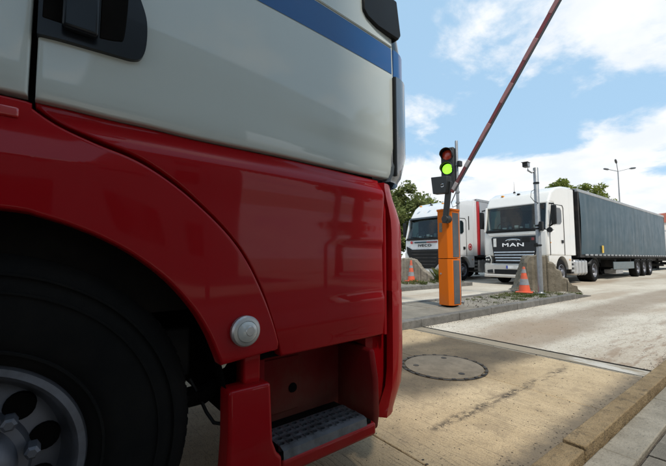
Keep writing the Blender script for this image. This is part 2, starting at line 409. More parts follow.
MB().box(JX + .024, 40, KY0, KY1, -.05, .012).build('asphalt_strip', ASPH, lane)

def kerb_run(name, x0, x1, y0, y1, z0, z1, mat, step_=1.0, phase=0, gap=.006, bev=.014):
    root = empty(name); tag(root, kind='structure')
    x = x0 + phase; cuts = [x0]
    while x < x1 - .05:
        if x > x0 + .05: cuts.append(x)
        x += step_
    cuts.append(x1)
    for i, (a, b_) in enumerate(zip(cuts[:-1], cuts[1:])):
        d = random.uniform(-.004, .004); e = random.uniform(-.006, .006)
        MB().box(a + gap, b_ - gap, y0 + d, y1 + d, z0, z1 + e).build('kerb_stone', mat, root, bevel=bev, seg=3)
    return root
# island beside the lane (the barrier stands on it)
isl = empty('traffic_island'); tag(isl, kind='structure')
kerb_run('island_kerb', -6.0, 10.4, 3.47, 3.62, -.05, .135, KERBG, 1.0, .28)
MB().add([(10.41, 3.47, -.02), (10.41, 3.62, -.02), (11.5, 3.62, -.02), (11.5, 3.47, -.02), (10.41, 3.475, .13), (10.41, 3.62, .13), (11.45, 3.62, .035), (11.45, 3.475, .035)],
         [(0, 1, 2, 3), (4, 7, 6, 5), (0, 4, 5, 1), (3, 2, 6, 7), (0, 3, 7, 4), (1, 5, 6, 2)]).build('kerb_stone', KERBG, bpy.data.objects['island_kerb'], bevel=.012)
kerb_run('island_back_kerb', -6.0, 10.9, 4.86, 4.98, -.05, .135, KERBG, 1.0, .5)
# paving plates on the island near the barrier, bare earth farther on
for i in range(12):
    for j in range(2):
        a = -3.4 + i * .80; c = 3.628 + j * .615
        if a + .8 > 6.9: continue
        MB().box(a + .006, a + .794, c + .005, c + .610, -.05, .122 + random.uniform(-.005, .005)).build('paving_plate', ISLE, isl, bevel=.006, seg=1)
rough_sheet(6.2, 10.9, 3.62, 4.86, .108, 60, 18, .012).build('island_earth', ISLE, isl)
MB().box(-6, 6.2, 3.62, 4.86, -.05, .09).build('island_bed', GRIT, isl)
# second island farther left
isl2 = empty('far_island'); tag(isl2, kind='structure')
kerb_run('far_island_kerb', -4.0, 12.4, 7.56, 7.70, -.05, .135, KERBG, 1.0, .4)
rough_sheet(-4.0, 12.4, 7.70, 10.6, .125, 60, 10, .02).build('island_earth', ISLE, isl2)
kerb_run('far_island_back_kerb', -4.0, 12.4, 10.6, 10.72, -.05, .135, KERBG, 1.0, .1)

# right-hand kerb and walkway, where the camera stands
kerb_run('walkway_kerb', -5.0, 14.0, .690, .795, -.05, .108, KERBY, 2.75, 1.59, .010, .007)
walk = empty('walkway'); tag(walk, kind='structure')
MB().box(-9, 14, -.9, .684, -.05, .030).build('walkway_bed', GRIT, walk)
x = -5.0
while x < 14:
    w_ = random.uniform(.9, 1.15)
    MB().box(x, x + w_ - .008, .535, .682, .0, .056 + random.uniform(-.003, .003)).build('edge_slab', PAVE, walk, bevel=.006, seg=2); x += w_
pv = MB().box(-.099, .099, -.049, .049, -.03, .022).data('paver', COBBLE, 0)
cnt = 0
for i in range(60):
    for j in range(9):
        px_ = -1.0 + i * .206 + (j % 2) * .103; py_ = .465 - j * .106
        if px_ > 9: continue
        o = bpy.data.objects.new('paver', pv); COL.objects.link(o); o.parent = walk; cnt += 1
        o.location = (px_, py_, .030 + random.uniform(-.003, .003)); o.rotation_euler = (random.uniform(-.02, .02), random.uniform(-.02, .02), random.uniform(-.02, .02))
        if cnt >= 290: break
    if cnt >= 290: break

# manhole in the lane
mh = empty('manhole_cover', (2.90, 2.10, .018)); tag(mh, 'round concrete-filled manhole cover set in the concrete lane', 'manhole cover')
MB().lathe([(.358, -.01), (.358, .008), (.352, .011), (0.0, .0115)], (0, 0, 0), 'z', 56).build('cover', COVER, mh)
MB().lathe([(.372, -.01), (.372, .006), (.395, .006), (.395, -.01)], (0, 0, 0), 'z', 56, close=True).build('frame_ring', IRON, mh)
tm = MB()
for i in range(44):
    a = 2 * math.pi * i / 44; c_, s_ = math.cos(a), math.sin(a)
    if i % 2 == 0:
        q = [(r * math.cos(a + d), r * math.sin(a + d)) for r, d in ((.366, -.045), (.392, -.045), (.392, .045), (.366, .045))]
        tm.prism(q, 'z', .0, .0125)
tag(tm.build('ring_lugs', IRON, mh), kind='stuff')
for a in (.6, 2.5, 4.4):
    MB().lathe([(.028, .010), (.028, .0135), (.012, .0145), (0, .0145)], (.26 * math.cos(a), .26 * math.sin(a), 0), 'z', 14).build('lifting_socket', IRON, mh)
# drain spot of iron in the concrete
pi_ = on_ground(449, 446)
# loose grit on the lane and against the kerb
gr = MB()
def pebble(x, y, z, r):
    a = random.random() * 6.28; vs = []
    for i in range(5): vs.append((x + r * math.cos(a + i * 1.257) * random.uniform(.7, 1.2), y + r * math.sin(a + i * 1.257) * random.uniform(.7, 1.2), z + random.uniform(0, .3) * r))
    vs.append((x + random.uniform(-.3, .3) * r, y + random.uniform(-.3, .3) * r, z + r * random.uniform(.5, .9))); vs.append((x, y, z - r * .2))
    gr.add(vs, [(i, (i + 1) % 5, 5) for i in range(5)] + [((i + 1) % 5, i, 6) for i in range(5)])
for i in range(1500): pebble(random.uniform(.8, 8), .80 + abs(random.gauss(0, .07)), .017, random.uniform(.0015, .007))
for i in range(1500): pebble(random.uniform(1.2, 4.2), random.uniform(.9, 3.4), .017, random.uniform(.0015, .006) * (1.7 if random.random() < .06 else 1))
for i in range(900): pebble(random.uniform(4.4, 10), random.uniform(.9, 3.4), .011, random.uniform(.003, .008))
for i in range(500): pebble(random.uniform(3, 10.5), 3.47 - abs(random.gauss(0, .06)), .012, random.uniform(.002, .009))
for i in range(700): pebble(random.uniform(6.2, 10.8), random.uniform(3.65, 4.8), .112, random.uniform(.005, .018))
tag(gr.build('loose_grit', GRIT, smooth=0), 'small dark stones and grit lying on the lane', 'grit', kind='stuff')
# grass and moss tufts on the islands
gs = MB()
def tuft(x, y, z, h, n, spread):
    for i in range(n):
        a = random.random() * 6.28; r = random.random() * spread; bx_, by_ = x + r * math.cos(a), y + r * math.sin(a)
        t = random.random() * 6.28; w = random.uniform(.003, .007); hh = h * random.uniform(.5, 1.1); l = hh * random.uniform(.2, .9)
        cx_, cy_ = math.cos(t), math.sin(t)
        gs.add([(bx_ - cy_ * w, by_ + cx_ * w, z), (bx_ + cy_ * w, by_ - cx_ * w, z), (bx_ + cx_ * l * .4 + cy_ * w * .7, by_ + cy_ * l * .4 - cx_ * w * .7, z + hh * .6),
                (bx_ + cx_ * l, by_ + cy_ * l, z + hh)], [(0, 1, 2), (0, 2, 3)])
for i in range(95):
    x, y = random.gauss(9.3, .7), random.uniform(3.66, 4.7)
    if 6.8 < x < 10.7: tuft(x, y, .105, random.uniform(.02, .07), 40, .09)
for i in range(26): tuft(random.uniform(6.9, 10.5), random.uniform(3.66, 4.75), .105, random.uniform(.02, .05), 30, .10)
for i in range(40): tuft(random.uniform(9.5, 12.2), random.uniform(7.8, 8.9), .12, random.uniform(.05, .18), 40, .10)
for i in range(16): tuft(11.1 + random.uniform(-.12, .3), 3.75 + random.uniform(-.1, .2), .05, .07, 20, .06)
for i in range(10): tuft(11.55 + random.gauss(0, .12), 8.25 + random.gauss(0, .1), .12, .55, 36, .12)
tag(gs.build('grass', GRASSM, smooth=0), 'short weedy grass on the islands', 'grass', kind='stuff')

# ------------------------------------------------------------------ wheels
def wheel(parent, c, R=.50, W=.30, rim=.295, side=-1, dual=False, n=56, holes=10, name='wheel', dark=False):
    """wheel with its axle along y; side=-1: the visible face looks to -y. c = centre of the outer face"""
    w = empty(name, c); w.parent = parent; s = side
    def P(l): return [(r, -s * h) for r, h in l]
    prof = [(rim, .025), (rim + .03, .006), (rim + .09, -.006), (R - .075, -.004), (R - .035, .008), (R - .008, .028), (R, .055), (R, W - .05), (R - .02, W - .02), (rim + .05, W), (rim, W - .03)]
    t = MB().lathe(P(prof), (0, 0, 0), 'y', n, close=True)
    tyre = t.build('tyre', RUBBER, w, smooth=40)
    if n > 60:      # tread blocks and sidewall ribs on the near wheel
        tb = MB()
        for i in range(96):
            a0 = 2 * math.pi * i / 96; a1 = a0 + .042
            for (h0, h1) in ((.05, .10), (.115, .185), (.20, .25)):
                vs = [(r * math.cos(a), -s * h, r * math.sin(a)) for a in (a0, a1) for h in (h0, h1) for r in (R - .006, R + .0015)]
                tb.add(vs, [(0, 1, 3, 2), (4, 6, 7, 5), (0, 4, 5, 1), (2, 3, 7, 6), (1, 5, 7, 3)])
        tag(tb.build('tread_blocks', RUBBER, w, smooth=0), kind='stuff')
        for r in (rim + .045, R - .10, R - .055): MB().lathe([(r - .004, -s * .0), (r - .003, -s * -.010), (r + .003, -s * -.010), (r + .004, -s * .0)], (0, 0, 0), 'y', n, close=True).build('sidewall_rib', RUBBER, w)
    m = STEEL if not dark else CHASSIS
    if dual: rp = [(rim + .012, .02), (rim, .006), (rim - .012, .012), (rim - .03, .05), (rim - .05, .13), (rim - .07, .15), (.11, .15), (.105, .14)]
    else: rp = [(rim + .012, .022), (rim + .006, .004), (rim - .010, .000), (rim - .020, .012), (rim - .030, .060), (rim - .046, .082), (rim - .056, .077), (rim - .105, .062), (.138, .034), (.118, .030)]
    rm = MB().lathe(P(rp), (0, 0, 0), 'y', n, caps=False).build('rim', m, w, smooth=50)
    hub = MB().lathe(P([(.118, .05), (.118, .0), (.108, -.03), (.085, -.045), (.05, -.05), (0, -.05)] if not dual else [(.12, .15), (.12, .06), (.10, .03), (.06, .02), (0, .02)]), (0, 0, 0), 'y', 28).build('hub', m, w, smooth=50)
    hd = MB(); bolts = MB()
    rh = rim - .079 if not dual else rim - .10
    for i in range(holes):
        a = 2 * math.pi * (i + .35) / holes; hr = .031 if not dual else .024; c_, s_ = math.cos(a), math.sin(a)
        hy = .0575 if not dual else .14                       # depth of the hole's rim behind the outer face
        k_ = MB().lathe([(hr + .004, -s * (hy + .020)), (hr + .003, -s * (hy + .002)), (hr, -s * hy), (hr * .93, -s * (hy + .0015)), (hr * .9, -s * (hy + .002)), (0, -s * (hy + .002))], (rh * c_, 0, rh * s_), 'y', 18)
        b_ = MB().lathe([(.0165, .03 * -s), (.0165, -.012 * -s), (.010, -.018 * -s), (0, -.018 * -s)] if not dual else [(.0165, .15 * -s), (.0165, .115 * -s), (0, .115 * -s)], (.148 * c_, 0, .148 * s_), 'y', 6)
        if n > 60: k_.build('rim_hole', DARKIN, w); b_.build('wheel_nut', m, w)
        else: hd.add(k_.v, k_.f); bolts.add(b_.v, b_.f)
    if n <= 60: tag(hd.build('rim_holes', DARKIN, w), kind='stuff'); tag(bolts.build('wheel_nuts', m, w), kind='stuff')
    return w

# ------------------------------------------------------------------ the near truck
TH, TD = rad(2.0), 1.15
truck = empty('red_and_white_truck', (-math.sin(TH) * TD, math.cos(TH) * TD, 0), TH)
tag(truck, 'red and white lorry cab with blue stripe filling the left foreground', 'truck')
def lray(px, py):
    r = ray(px, py); c, s = math.cos(-TH), math.sin(-TH); return (r.x * c - r.y * s, r.x * s + r.y * c, r.z)
def T(px, py, S=None):
    """pixel -> (u, z) on the truck's side surface y = S(u, z)"""
    r = lray(px, py); y = 0.0
    for _ in range(8):
        t = (y + TD) / r[1]; u, z = r[0] * t, CAM_H + r[2] * t
        if S is None: break
        y = S(u, z)
    return (u, z)
def sst(v, a, b):
    t = max(0, min(1, (v - a) / (b - a))); return t * t * (3 - 2 * t)
def taper(u): return .028 * max(0, u - .2) ** 2
def S_white(u, z):
    y = taper(u) + .035 * max(0, z - 2.0) ** 1.3
    y += .010 * sst(z, 1.60, 1.575) * sst(u, .55, 1.0)          # body line low on the door
    y += .012 * sst(z, 1.50, 1.43)
    return y
def S_red(u, z):
    y = taper(u) + .030 * sst(z, 1.36, 1.445) - .012 * sst(z, 1.20, 1.36) * (1 - sst(z, 1.36, 1.44))
    y += .015 * sst(z, .80, .66)
    e = sst(u, .85, 1.20)
    y += .008 * e * sst(z, 1.135, 1.10) * sst(z, .855, .89)       # pressed field at the front of the door skirt
    return y
def S_fender(u, z):
    c = sst(u, .42, .02); return taper(u) - .030 + c * (.20 * max(0, z - 1.30) + .045 * max(0, 1.30 - z))

def hermite(pts, n, corners=()):
    """smooth curve through 2-D control points; corners keep a hard angle"""
    m = len(pts); out = []
    def tan(i):
        a, b = pts[max(i - 1, 0)], pts[min(i + 1, m - 1)]; k_ = .5 if 0 < i < m - 1 else 1.0
        return ((b[0] - a[0]) * k_, (b[1] - a[1]) * k_)
    for i in range(m - 1):
        p0, p1 = pts[i], pts[i + 1]; d = (p1[0] - p0[0], p1[1] - p0[1])
        t0 = d if i in corners else tan(i); t1 = d if (i + 1) in corners else tan(i + 1)
        for j in range(n):
            t = j / n; h1 = 2 * t ** 3 - 3 * t * t + 1; h2 = t ** 3 - 2 * t * t + t; h3 = -2 * t ** 3 + 3 * t * t; h4 = t ** 3 - t * t
            out.append(tuple(h1 * p0[q] + h2 * t0[q] + h3 * p1[q] + h4 * t1[q] for q in (0, 1)))
    out.append(tuple(pts[-1])); return out
def dense(cuts, n):
    t = set(cuts) | {1 - c for c in cuts} | {i / n for i in range(n + 1)}; return sorted(t)
def sheet(A, B, S, r=.012, skirt=.035, nv=26, prof=None, edges='lrtb'):
    """curved panel between two matched (u,z) curves, laid on y = S(u,z), edges rolled inward"""
    A = list(A); B = list(B); na = len(A)
    la = [0]
    for i in range(1, na):
        la.append(la[-1] + math.dist(((A[i][0] + B[i][0]) / 2, (A[i][1] + B[i][1]) / 2), ((A[i - 1][0] + B[i - 1][0]) / 2, (A[i - 1][1] + B[i - 1][1]) / 2)))
    L = la[-1]
    def at(C, s):
        x = s * L
        for i in range(1, na):
            if la[i] >= x - 1e-9:
                t = (x - la[i - 1]) / max(1e-9, la[i] - la[i - 1]); return (C[i - 1][0] + (C[i][0] - C[i - 1][0]) * t, C[i - 1][1] + (C[i][1] - C[i - 1][1]) * t)
        return C[-1]
    c = [.0, .08 * r / L, .3 * r / L, .65 * r / L, r / L]
    ss = dense(c, max(24, na)); P = []
    for s in ss:
        a, b = at(A, s), at(B, s); H_ = max(math.dist(a, b), .02); rr = min(r, H_ * .45)
        row = []
        for v in dense([0, .08 * rr / H_, .3 * rr / H_, .65 * rr / H_, rr / H_], nv)[:]:
            row.append((a[0] + (b[0] - a[0]) * v, a[1] + (b[1] - a[1]) * v, s, v, H_, rr))
        P.append(row)
    n_ = min(len(r_) for r_ in P)
    rows = []
    for row in P:
        # equal column counts
        if len(row) != n_: row = [row[round(i * (len(row) - 1) / (n_ - 1))] for i in range(n_)]
        o = []
        for (u, z, s, v, H_, rr) in row:
            ds = []
            if 'l' in edges: ds.append(s * L)
            if 'r' in edges: ds.append((1 - s) * L)
            if 't' in edges: ds.append(v * H_)
            if 'b' in edges: ds.append((1 - v) * H_)
            d = min(ds) if ds else 1
            y = S(u, z) + (prof(s, v) if prof else 0)
            if d < rr: y += rr * (1 - math.sqrt(max(0, 1 - ((rr - d) / rr) ** 2)))
            o.append((u, y, z))
        rows.append(o)
    sk = lambda p: (p[0], p[1] + skirt, p[2])
    rows = [[sk(p) for p in rows[0]]] + rows + [[sk(p) for p in rows[-1]]]
    rows = [[sk(r_[0])] + r_ + [sk(r_[-1])] for r_ in rows]
    return MB().grid(rows)
def pix(pts, S=None): return [T(p[0], p[1], S) for p in pts]

# door: white upper sheet and red skirt
seam = [(35, 100), (70, 108), (110, 118), (150, 127), (195, 138), (240, 147.5), (290, 158), (335, 168.5), (365, 175.5), (393, 181.5)]
u0 = T(34, 50, S_white)[0]; u1 = T(393.5, 150, S_white)[0]
door = empty('door'); door.parent = truck
B_ = [(max(u0, p[0]), p[1]) for p in pix([(x, y - 1.2) for x, y in seam], S_white)]
A_ = [(u0 + (u1 - u0) * i / (len(B_) - 1), 2.42) for i in range(len(B_))]
sheet(hermite(A_, 6), hermite(B_, 6), S_white, .008, .03, 30).build('upper_skin', WHITE, door, smooth=50)
A_ = pix([(x, y + 1.6) for x, y in seam[:-1]] + [(378, 180.5)], S_red)
low_ = [(35.5, 107), (62, 124), (100, 140.5), (146, 161.5), (193, 197), (236, 242), (262, 290), (277, 338), (281, 356.5), (384, 334.5)]
lowp = pix(low_, S_red)
B_ = lowp[:9] + [lowp[9]]
# matched control points: top edge re-sampled to the lower path
tops = [A_[0], A_[1], A_[2], A_[3], A_[4], A_[5], A_[6], (A_[6][0] * .6 + A_[7][0] * .4, A_[6][1] * .6 + A_[7][1] * .4), (A_[7][0], A_[7][1]), A_[9]]
lower = sheet(hermite(tops, 6), hermite(B_, 6, corners=(8,)), S_red, .009, .04, 70).build('door_skirt', RED, door, smooth=50)
# second strip at the front end of the skirt, beyond a narrow groove
zt, zb = 1.405, T(386, 334, S_red)[1]
fe = T(383.5, 250, S_red)[0]
MB().grid([[(fe + .008 + du - .03 * sst(z, 1.3, 1.42), taper(fe) + .012 + dy + .02 * sst(z, 1.3, 1.42), z) for z in [zb + (zt - zb) * i / 20 for i in range(21)]] for du, dy in ((0, .04), (.0, .012), (.004, .003), (.012, .0), (.02, .004), (.026, .014), (.028, .05))]).build('front_edge_strip', RED, door, smooth=60)
# blue stripe: painted band along the door
def S_stripe(u, z): return S_white(u, z) - .0018
zl, zh = 2.018, 2.160
us = [u0 + .01 + (u1 - u0 - .02) * i / 40 for i in range(41)]
MB().grid([[(u, S_stripe(u, z), z) for z in (zl - .006 * (u - .6), (zl + zh) / 2, zh - .012 * (u - .6))] for u in us]).build('blue_stripe', BLUE, door, smooth=60)
# pressed moulding line along the stripe's upper edge
MB().tube([(u, S_white(u, zh + .012) - .001, zh + .012 - .012 * (u - .6)) for u in us], .006, 6).build('moulding', WHITE, door)
# door handle in a black surround
hp = pix([(37, 36.5), (60, 42), (90, 50.5), (118, 58.5), (132, 62), (141, 60), (145.5, 47), (146, 25), (141, 6)], S_white) 
ztop = 1.865
hpoly = hp + [(hp[-1][0] - .02, ztop - .015), (hp[-1][0] - .05, ztop), (hp[0][0] + .02, ztop), (hp[0][0], ztop - .02)]
hpoly = hermite(hpoly + [hpoly[0]], 5, corners=(0, 3, len(hpoly)))[:-1]
hs = MB(); hs.prism(hpoly, 'y', -.016, .01); hsur = hs.build('handle_surround', BLUEBLK, door, bevel=.006, seg=3)
ca, cb = T(64, 18, S_white)[0], T(100, 18, S_white)[0]; zc0 = T(75, 32, S_white)[1] + .012; cc = T(126, 20, S_white)[0]
MB().box(hp[0][0] + .008, ca, -.0185, -.012, zc0 - .01, ztop - .02).build('recess', DARKIN, door, bevel=.004)
rp_ = [(cb, zc0 - .016), (cc - .02, zc0 - .008), (cc - .004, zc0 + .012), (cc + .002, ztop - .05), (cc - .01, ztop - .02), (cb, ztop - .02)]
MB().prism(hermite(rp_ + [rp_[0]], 6, corners=(0, 5, 6))[:-1], 'y', -.0185, -.012).build('recess', DARKIN, door, bevel=.003)
MB().box(ca - .004, cb - .004, -.048, -.020, zc0 - .028, ztop + .0).build('grip', BLUEBLK, door, bevel=.008, seg=3)
# side window above the door, with its black frame running down to the front
gl = MB().grid([[(u, S_white(u, z) + .006, z) for z in (2.40, 2.7, 3.0, 3.12)] for u in (u0 + .03, .3, .7, 1.0, 1.10)]); gl.build('side_window', GLASS, door)
tp = pix([(361.5, -2), (362, 10), (366, 18), (376, 28.5), (386, 36), (395, 42.5)], S_white)
fp = [(tp[0][0] + .005, 2.42)] + tp + [(tp[-1][0] + .02, tp[-1][1] + .03), (tp[-1][0] - .01, 2.42)]
MB().prism(fp, 'y', taper(1.2) - .010, taper(1.2) + .05).build('window_trim', BLACK, door, bevel=.008, seg=2)

# panels behind the door seam
ur = u0 - .007
rear_u = -1.05
sheet([(rear_u + (ur - rear_u) * i / 12, 3.1) for i in range(13)], [(rear_u + (ur - rear_u) * i / 12, 1.462) for i in range(13)], S_white, .008, .03, 20).build('rear_side_panel', WHITE, truck, smooth=50)
# fender
AXU, AXZ, AR = -.19, .51, .665
def arc(r, a): return (AXU + r * math.cos(rad(a)), AXZ + r * math.sin(rad(a)))
ui = [ (p[0] , p[1]) for p in pix([(-90, 84), (26.5, 105)], S_red)]
outer_f = [(ui[0][0], 1.448), (ui[1][0] - .004, 1.446)] + [(p[0] - .010, p[1] - .011) for p in pix(low_[:8], S_red)] + [(T(273, 351, S_fender)[0], T(273, 351, S_fender)[1])]
inner_f = [arc(AR, a) for a in (97, 80, 75, 70, 63, 55, 45, 35, 27, 21)] + [T(222, 366, S_fender)]
outer_f = outer_f[:11]
def fprof(s, v):   # crown of the wheel arch
    c = sst(s, .62, .30); return -.034 * (min(v / .36, 1)) ** 1.15 * (.45 + .55 * c) + .020 * c * max(0, v - .36) / .64 - .010 * (1 - c) * sst(v, .3, .9)
fen = sheet(hermite(outer_f, 6), hermite(inner_f, 6), S_fender, .010, .05, 60).build('fender', RED, truck, smooth=50)
# rear half of the arch
of2 = [(rear_u, 1.0), (rear_u, 1.3), (rear_u, 1.446), (-.8, 1.447), (-.6, 1.448), (-.4, 1.448), (ui[0][0] - .003, 1.448)]
if2 = [arc(AR, a) for a in (165, 150, 138, 127, 117, 107, 97.3)]
sheet(hermite(of2, 6), hermite(if2, 6), S_fender, .010, .05, 40).build('fender_rear', RED, truck, smooth=50)
# reflector strip on the fender top
ra, rb2 = T(-60, 98, S_fender), T(20, 105, S_fender)
MB().box(ra[0], rb2[0], -.020, .02, 1.392, 1.418).build('side_reflector', REFLR, fen, bevel=.005)
# marker lamp on the fender
lu, lz = T(245.5, 331, lambda u, z: -.04)
lamp = MB().lathe([(.050, .012), (.051, -.004), (.046, -.011), (.036, -.014), (.034, -.012)], (lu, -.042, lz), 'y', 36).build('marker_lamp', ALU, truck)
MB().lathe([(.035, -.010), (.033, -.017), (.022, -.024), (.010, -.027), (0, -.0275)], (lu, -.042, lz), 'y', 32).build('lamp_lens', LENSC, lamp)
MB().lathe([(.017, -.0245), (.014, -.0285), (0, -.029)], (lu + .004, -.042, lz + .003), 'y', 24).build('lamp_bulb', ALU, lamp)

# wheel arch liner, wheel, underbody
lp = []
for a in range(0, 181, 6):
    c_, s_ = math.cos(rad(a)), math.sin(rad(a)); lp.append([(AXU + (AR + .02) * c_, y, AXZ + (AR + .02) * s_) for y in (.03, .25, .62)])
MB().grid(lp).build('wheel_arch_liner', DARKIN, truck)
MB().box(AXU - .75, AXU + .72, .62, .66, .55, 1.2).build('inner_panel', DARKIN, truck)
wheel(truck, (AXU + .035, .035, .536), R=.536, W=.31, rim=.250, n=96)
wheel(truck, (AXU + .035, 2.25, .536), R=.536, W=.31, rim=.250, side=1)
box('axle_beam', CHASSIS, truck, AXU - .06, AXU + .06, .3, 2.0, .42, .54, .01)
for y in (.72, 1.50):
    box('frame_rail', CHASSIS, truck, -6.5, 1.2, y, y + .08, .70, .95, .01)
    MB().tube([(AXU - .7, y + .04, .62), (AXU - .2, y + .04, .50), (AXU + .45, y + .04, .60), (AXU + .75, y + .04, .66)], .035, 8).build('leaf_spring', CHASSIS, truck)
# pipes and hoses showing between tyre and step
MB().tube([(.30, .18, .60), (.36, .16, .56), (.45, .15, .565), (.56, .16, .61), (.62, .2, .66)], .035, 10).build('brake_pipe', DARKIN, truck)
MB().tube([(.34, .26, .66), (.42, .25, .645), (.52, .26, .665), (.6, .3, .67)], .012, 8).build('hose', DARKIN, truck)
MB().tube([(.40, .14, .63), (.43, .13, .57), (.455, .12, .51), (.475, .10, .475), (.50, .08, .47)], .006, 6).build('cable', BLACK, truck)
box('mounting_bracket', CHASSIS, truck, .30, .42, .2, .34, .62, .80, .01)
pb = T(242, 375); 
MB().box(T(241, 370)[0] + .025, T(258, 370)[0] + .025, .03, .10, .56, .80).build('step_bracket', RED, truck, bevel=.006)

# entry step: red housing with a metal tread
step = empty('entry_step'); step.parent = truck
pa = pix([(228.5, 391), (269.5, 382.5)])
UL, UR_ = pa[0][0], pa[1][0]; ZB, UE = .262, 1.205
MB().prism([(UL - .01, ZB), (UL, .45), (UL - .002, pa[0][1]), (UR_, pa[1][1] + .004), (UR_ + .012, .40), (UR_ + .03, .355), (UR_ + .05, .335), (UR_ + .05, ZB)], 'y', -.012, .075).build('rear_post', RED, step, bevel=.012, seg=3)
MB().box(UR_ + .051, UE - .03, -.010, .30, ZB, .318).build('sill', RED, step, bevel=.014, seg=3)
rw = [(.012, ZB + .01), (.0, .34), (.004, .50), (.03, .625), (.30, .64), (.30, ZB + .01)]
MB().prism(rw, 'x', UE - .028, UE + .004).build('front_wall', REDSHADE, step, bevel=.012, seg=3)
MB().box(UR_ - .02, UE + .10, .075, .62, .668, .69).build('step_shade_plate', DARKIN, truck)  # hidden plate, added to shade the step well
MB().box(UR_ - .004, UR_ + .02, .076, .30, ZB + .02, .665).build('well_side', REDSHADE, step)
sb = MB().box(UR_ - .005, UE - .028, .262, .30, .30, .80).build('back_wall', REDSHADE, step)
MB().box(UR_ + .03, .93, .254, .2625, .36, .60).build('access_hatch', REDSHADE, step, bevel=.012, seg=3)
hu, hz_ = T(293, 387.5); sc = (TD + .25) / TD
MB().lathe([(.022, 0), (.020, -.006), (0, -.006)], (hu * sc, .253, CAM_H + (hz_ - CAM_H) * sc), 'y', 16).build('hatch_latch', DARKIN, step)
hu, hz_ = T(355, 381)
MB().lathe([(.016, 0), (.014, -.006), (0, -.006)], (hu * sc, .261, CAM_H + (hz_ - CAM_H) * sc), 'y', 16).build('bolt_hole', DARKIN, step)
# perforated tread plate
tr = MB(); ta, tb_ = UR_ + .06, UE - .085; nx, ny = 11, 4; yA, yB, zT = .004, .165, .352
for i in range(nx):
    for j in range(ny):
        x0_, x1_ = ta + (tb_ - ta) * i / nx, ta + (tb_ - ta) * (i + 1) / nx; y0_, y1_ = yA + .012 + (yB - yA - .012) * j / ny, yA + .012 + (yB - yA - .012) * (j + 1) / ny
        cx_, cy_ = (x0_ + x1_) / 2 + (.006 if j % 2 else -.006), (y0_ + y1_) / 2; hx, hy = (x1_ - x0_) * .34, (y1_ - y0_) * .28
        o8 = [(x0_, y0_), ((x0_ + x1_) / 2, y0_), (x1_, y0_), (x1_, (y0_ + y1_) / 2), (x1_, y1_), ((x0_ + x1_) / 2, y1_), (x0_, y1_), (x0_, (y0_ + y1_) / 2)]
        i8 = [(cx_ + hx * math.cos(rad(a)), cy_ + hy * math.sin(rad(a))) for a in (225, 270, 315, 0, 45, 90, 135, 180)]
        vs = [(x, y, zT) for x, y in o8] + [(x, y, zT + .0028) for x, y in i8] + [(x, y, zT - .02) for x, y in i8]
        fs = []
        for q in range(8): p = (q + 1) % 8; fs += [(q, p, p + 8, q + 8), (q + 8, p + 8, p + 16, q + 16)]
        tr.add(vs, fs)
tr.add([(ta, yA + .012, zT), (tb_, yA + .012, zT), (tb_, yA - .006, zT - .006), (ta, yA - .006, zT - .006), (tb_, yA - .009, zT - .036), (ta, yA - .009, zT - .036)], [(0, 1, 2, 3), (3, 2, 4, 5)])
trd = tr.build('tread_plate', TREAD, step, smooth=30)
MB().box(ta - .02, tb_ + .03, .0, .262, .316, .330).build('tread_tray', DARKIN, step)

# cab core behind the panels, so that the seams read dark
co = MB().box(rear_u + .04, 1.24, .07, 2.22, .88, 3.2); co.build('cab_shell', DARKIN, truck)
MB().box(.74, 1.24, .30, 2.0, .60, .88).build('floor_pan', DARKIN, truck)
# front end, built as plan curves swept over height
def front(zs, fo, side_u, r=.21, ys=lambda z: .03, half=1.145, nose=.05, back=None):
    P = []
    for z in zs:
        o = fo(z); y0_ = ys(z); row = []
        uf = side_u + r + o
        row.append((side_u - .0 + min(0, o), y0_ + .04, z)); row.append((side_u + o * .6, y0_, z))
        for k_ in range(1, 9):
            a = rad(90 * k_ / 8); row.append((side_u + o + r * math.sin(a), y0_ + r * (1 - math.cos(a)), z))
        for k_ in range(1, 7):
            t = k_ / 6; row.append((uf + nose * (1 - (1 - t) ** 2), y0_ + r + (half - y0_ - r) * t, z))
        row += [(p[0], 2 * half - p[1], p[2]) for p in row[::-1][1:]]
        P.append(row)
    return MB().grid(P)
UB = 1.335
def fo_b(z): return -.085 * sst(z, 1.18, 1.43) ** 1.2 - .05 * sst(z, .42, .29) - .03 * sst(z, .55, .3)
zs = [.29, .295, .31, .35, .42, .5, .62, .75, .88] + [.885, .89] + [1.0, 1.1, 1.18, 1.24, 1.3, 1.35, 1.4, 1.425]
bm = front(zs, lambda z: fo_b(z) - (.004 if abs(z - .8875) < .004 else 0), UB, .20)
bump_ = bm.build('bumper', RED, truck, smooth=45)
MB().box(UB - .12, UB + .03, .10, 2.19, .31, 1.40).build('bumper_core', RED, truck)
# white front, with the corner deflector standing proud beyond a black slot
UD = 1.375
front([1.44, 1.455, 1.48, 1.6, 1.8, 1.96, 1.99, 2.0], lambda z: -.05 * sst(z, 1.54, 1.44) + .0, UD, .20, lambda z: .022 + .02 * sst(z, 1.52, 1.44)).build('corner_deflector', DEFL, truck, smooth=45)
MB().box(u1 + .004, UD + .02, .075, .12, 1.46, 2.0).build('slot_liner', BLACK, truck)
MB().box(UD - .013, UD - .0015, .020, .11, 1.47, 1.995).build('slot_edge', BLACK, truck)
MB().box(u1 + .008, UD - .018, .040, .09, 1.47, 1.62).build('deflector_clip', GALV, truck, bevel=.004)
MB().box(u1 + .008, UD - .016, .044, .09, 1.64, 1.98).build('deflector_blade', BLACK, truck, bevel=.004)
front([2.004, 2.03, 2.1, 2.15], lambda z: .0, UB + .035, .19, lambda z: .034).build('front_band', BLUE, truck, smooth=45)
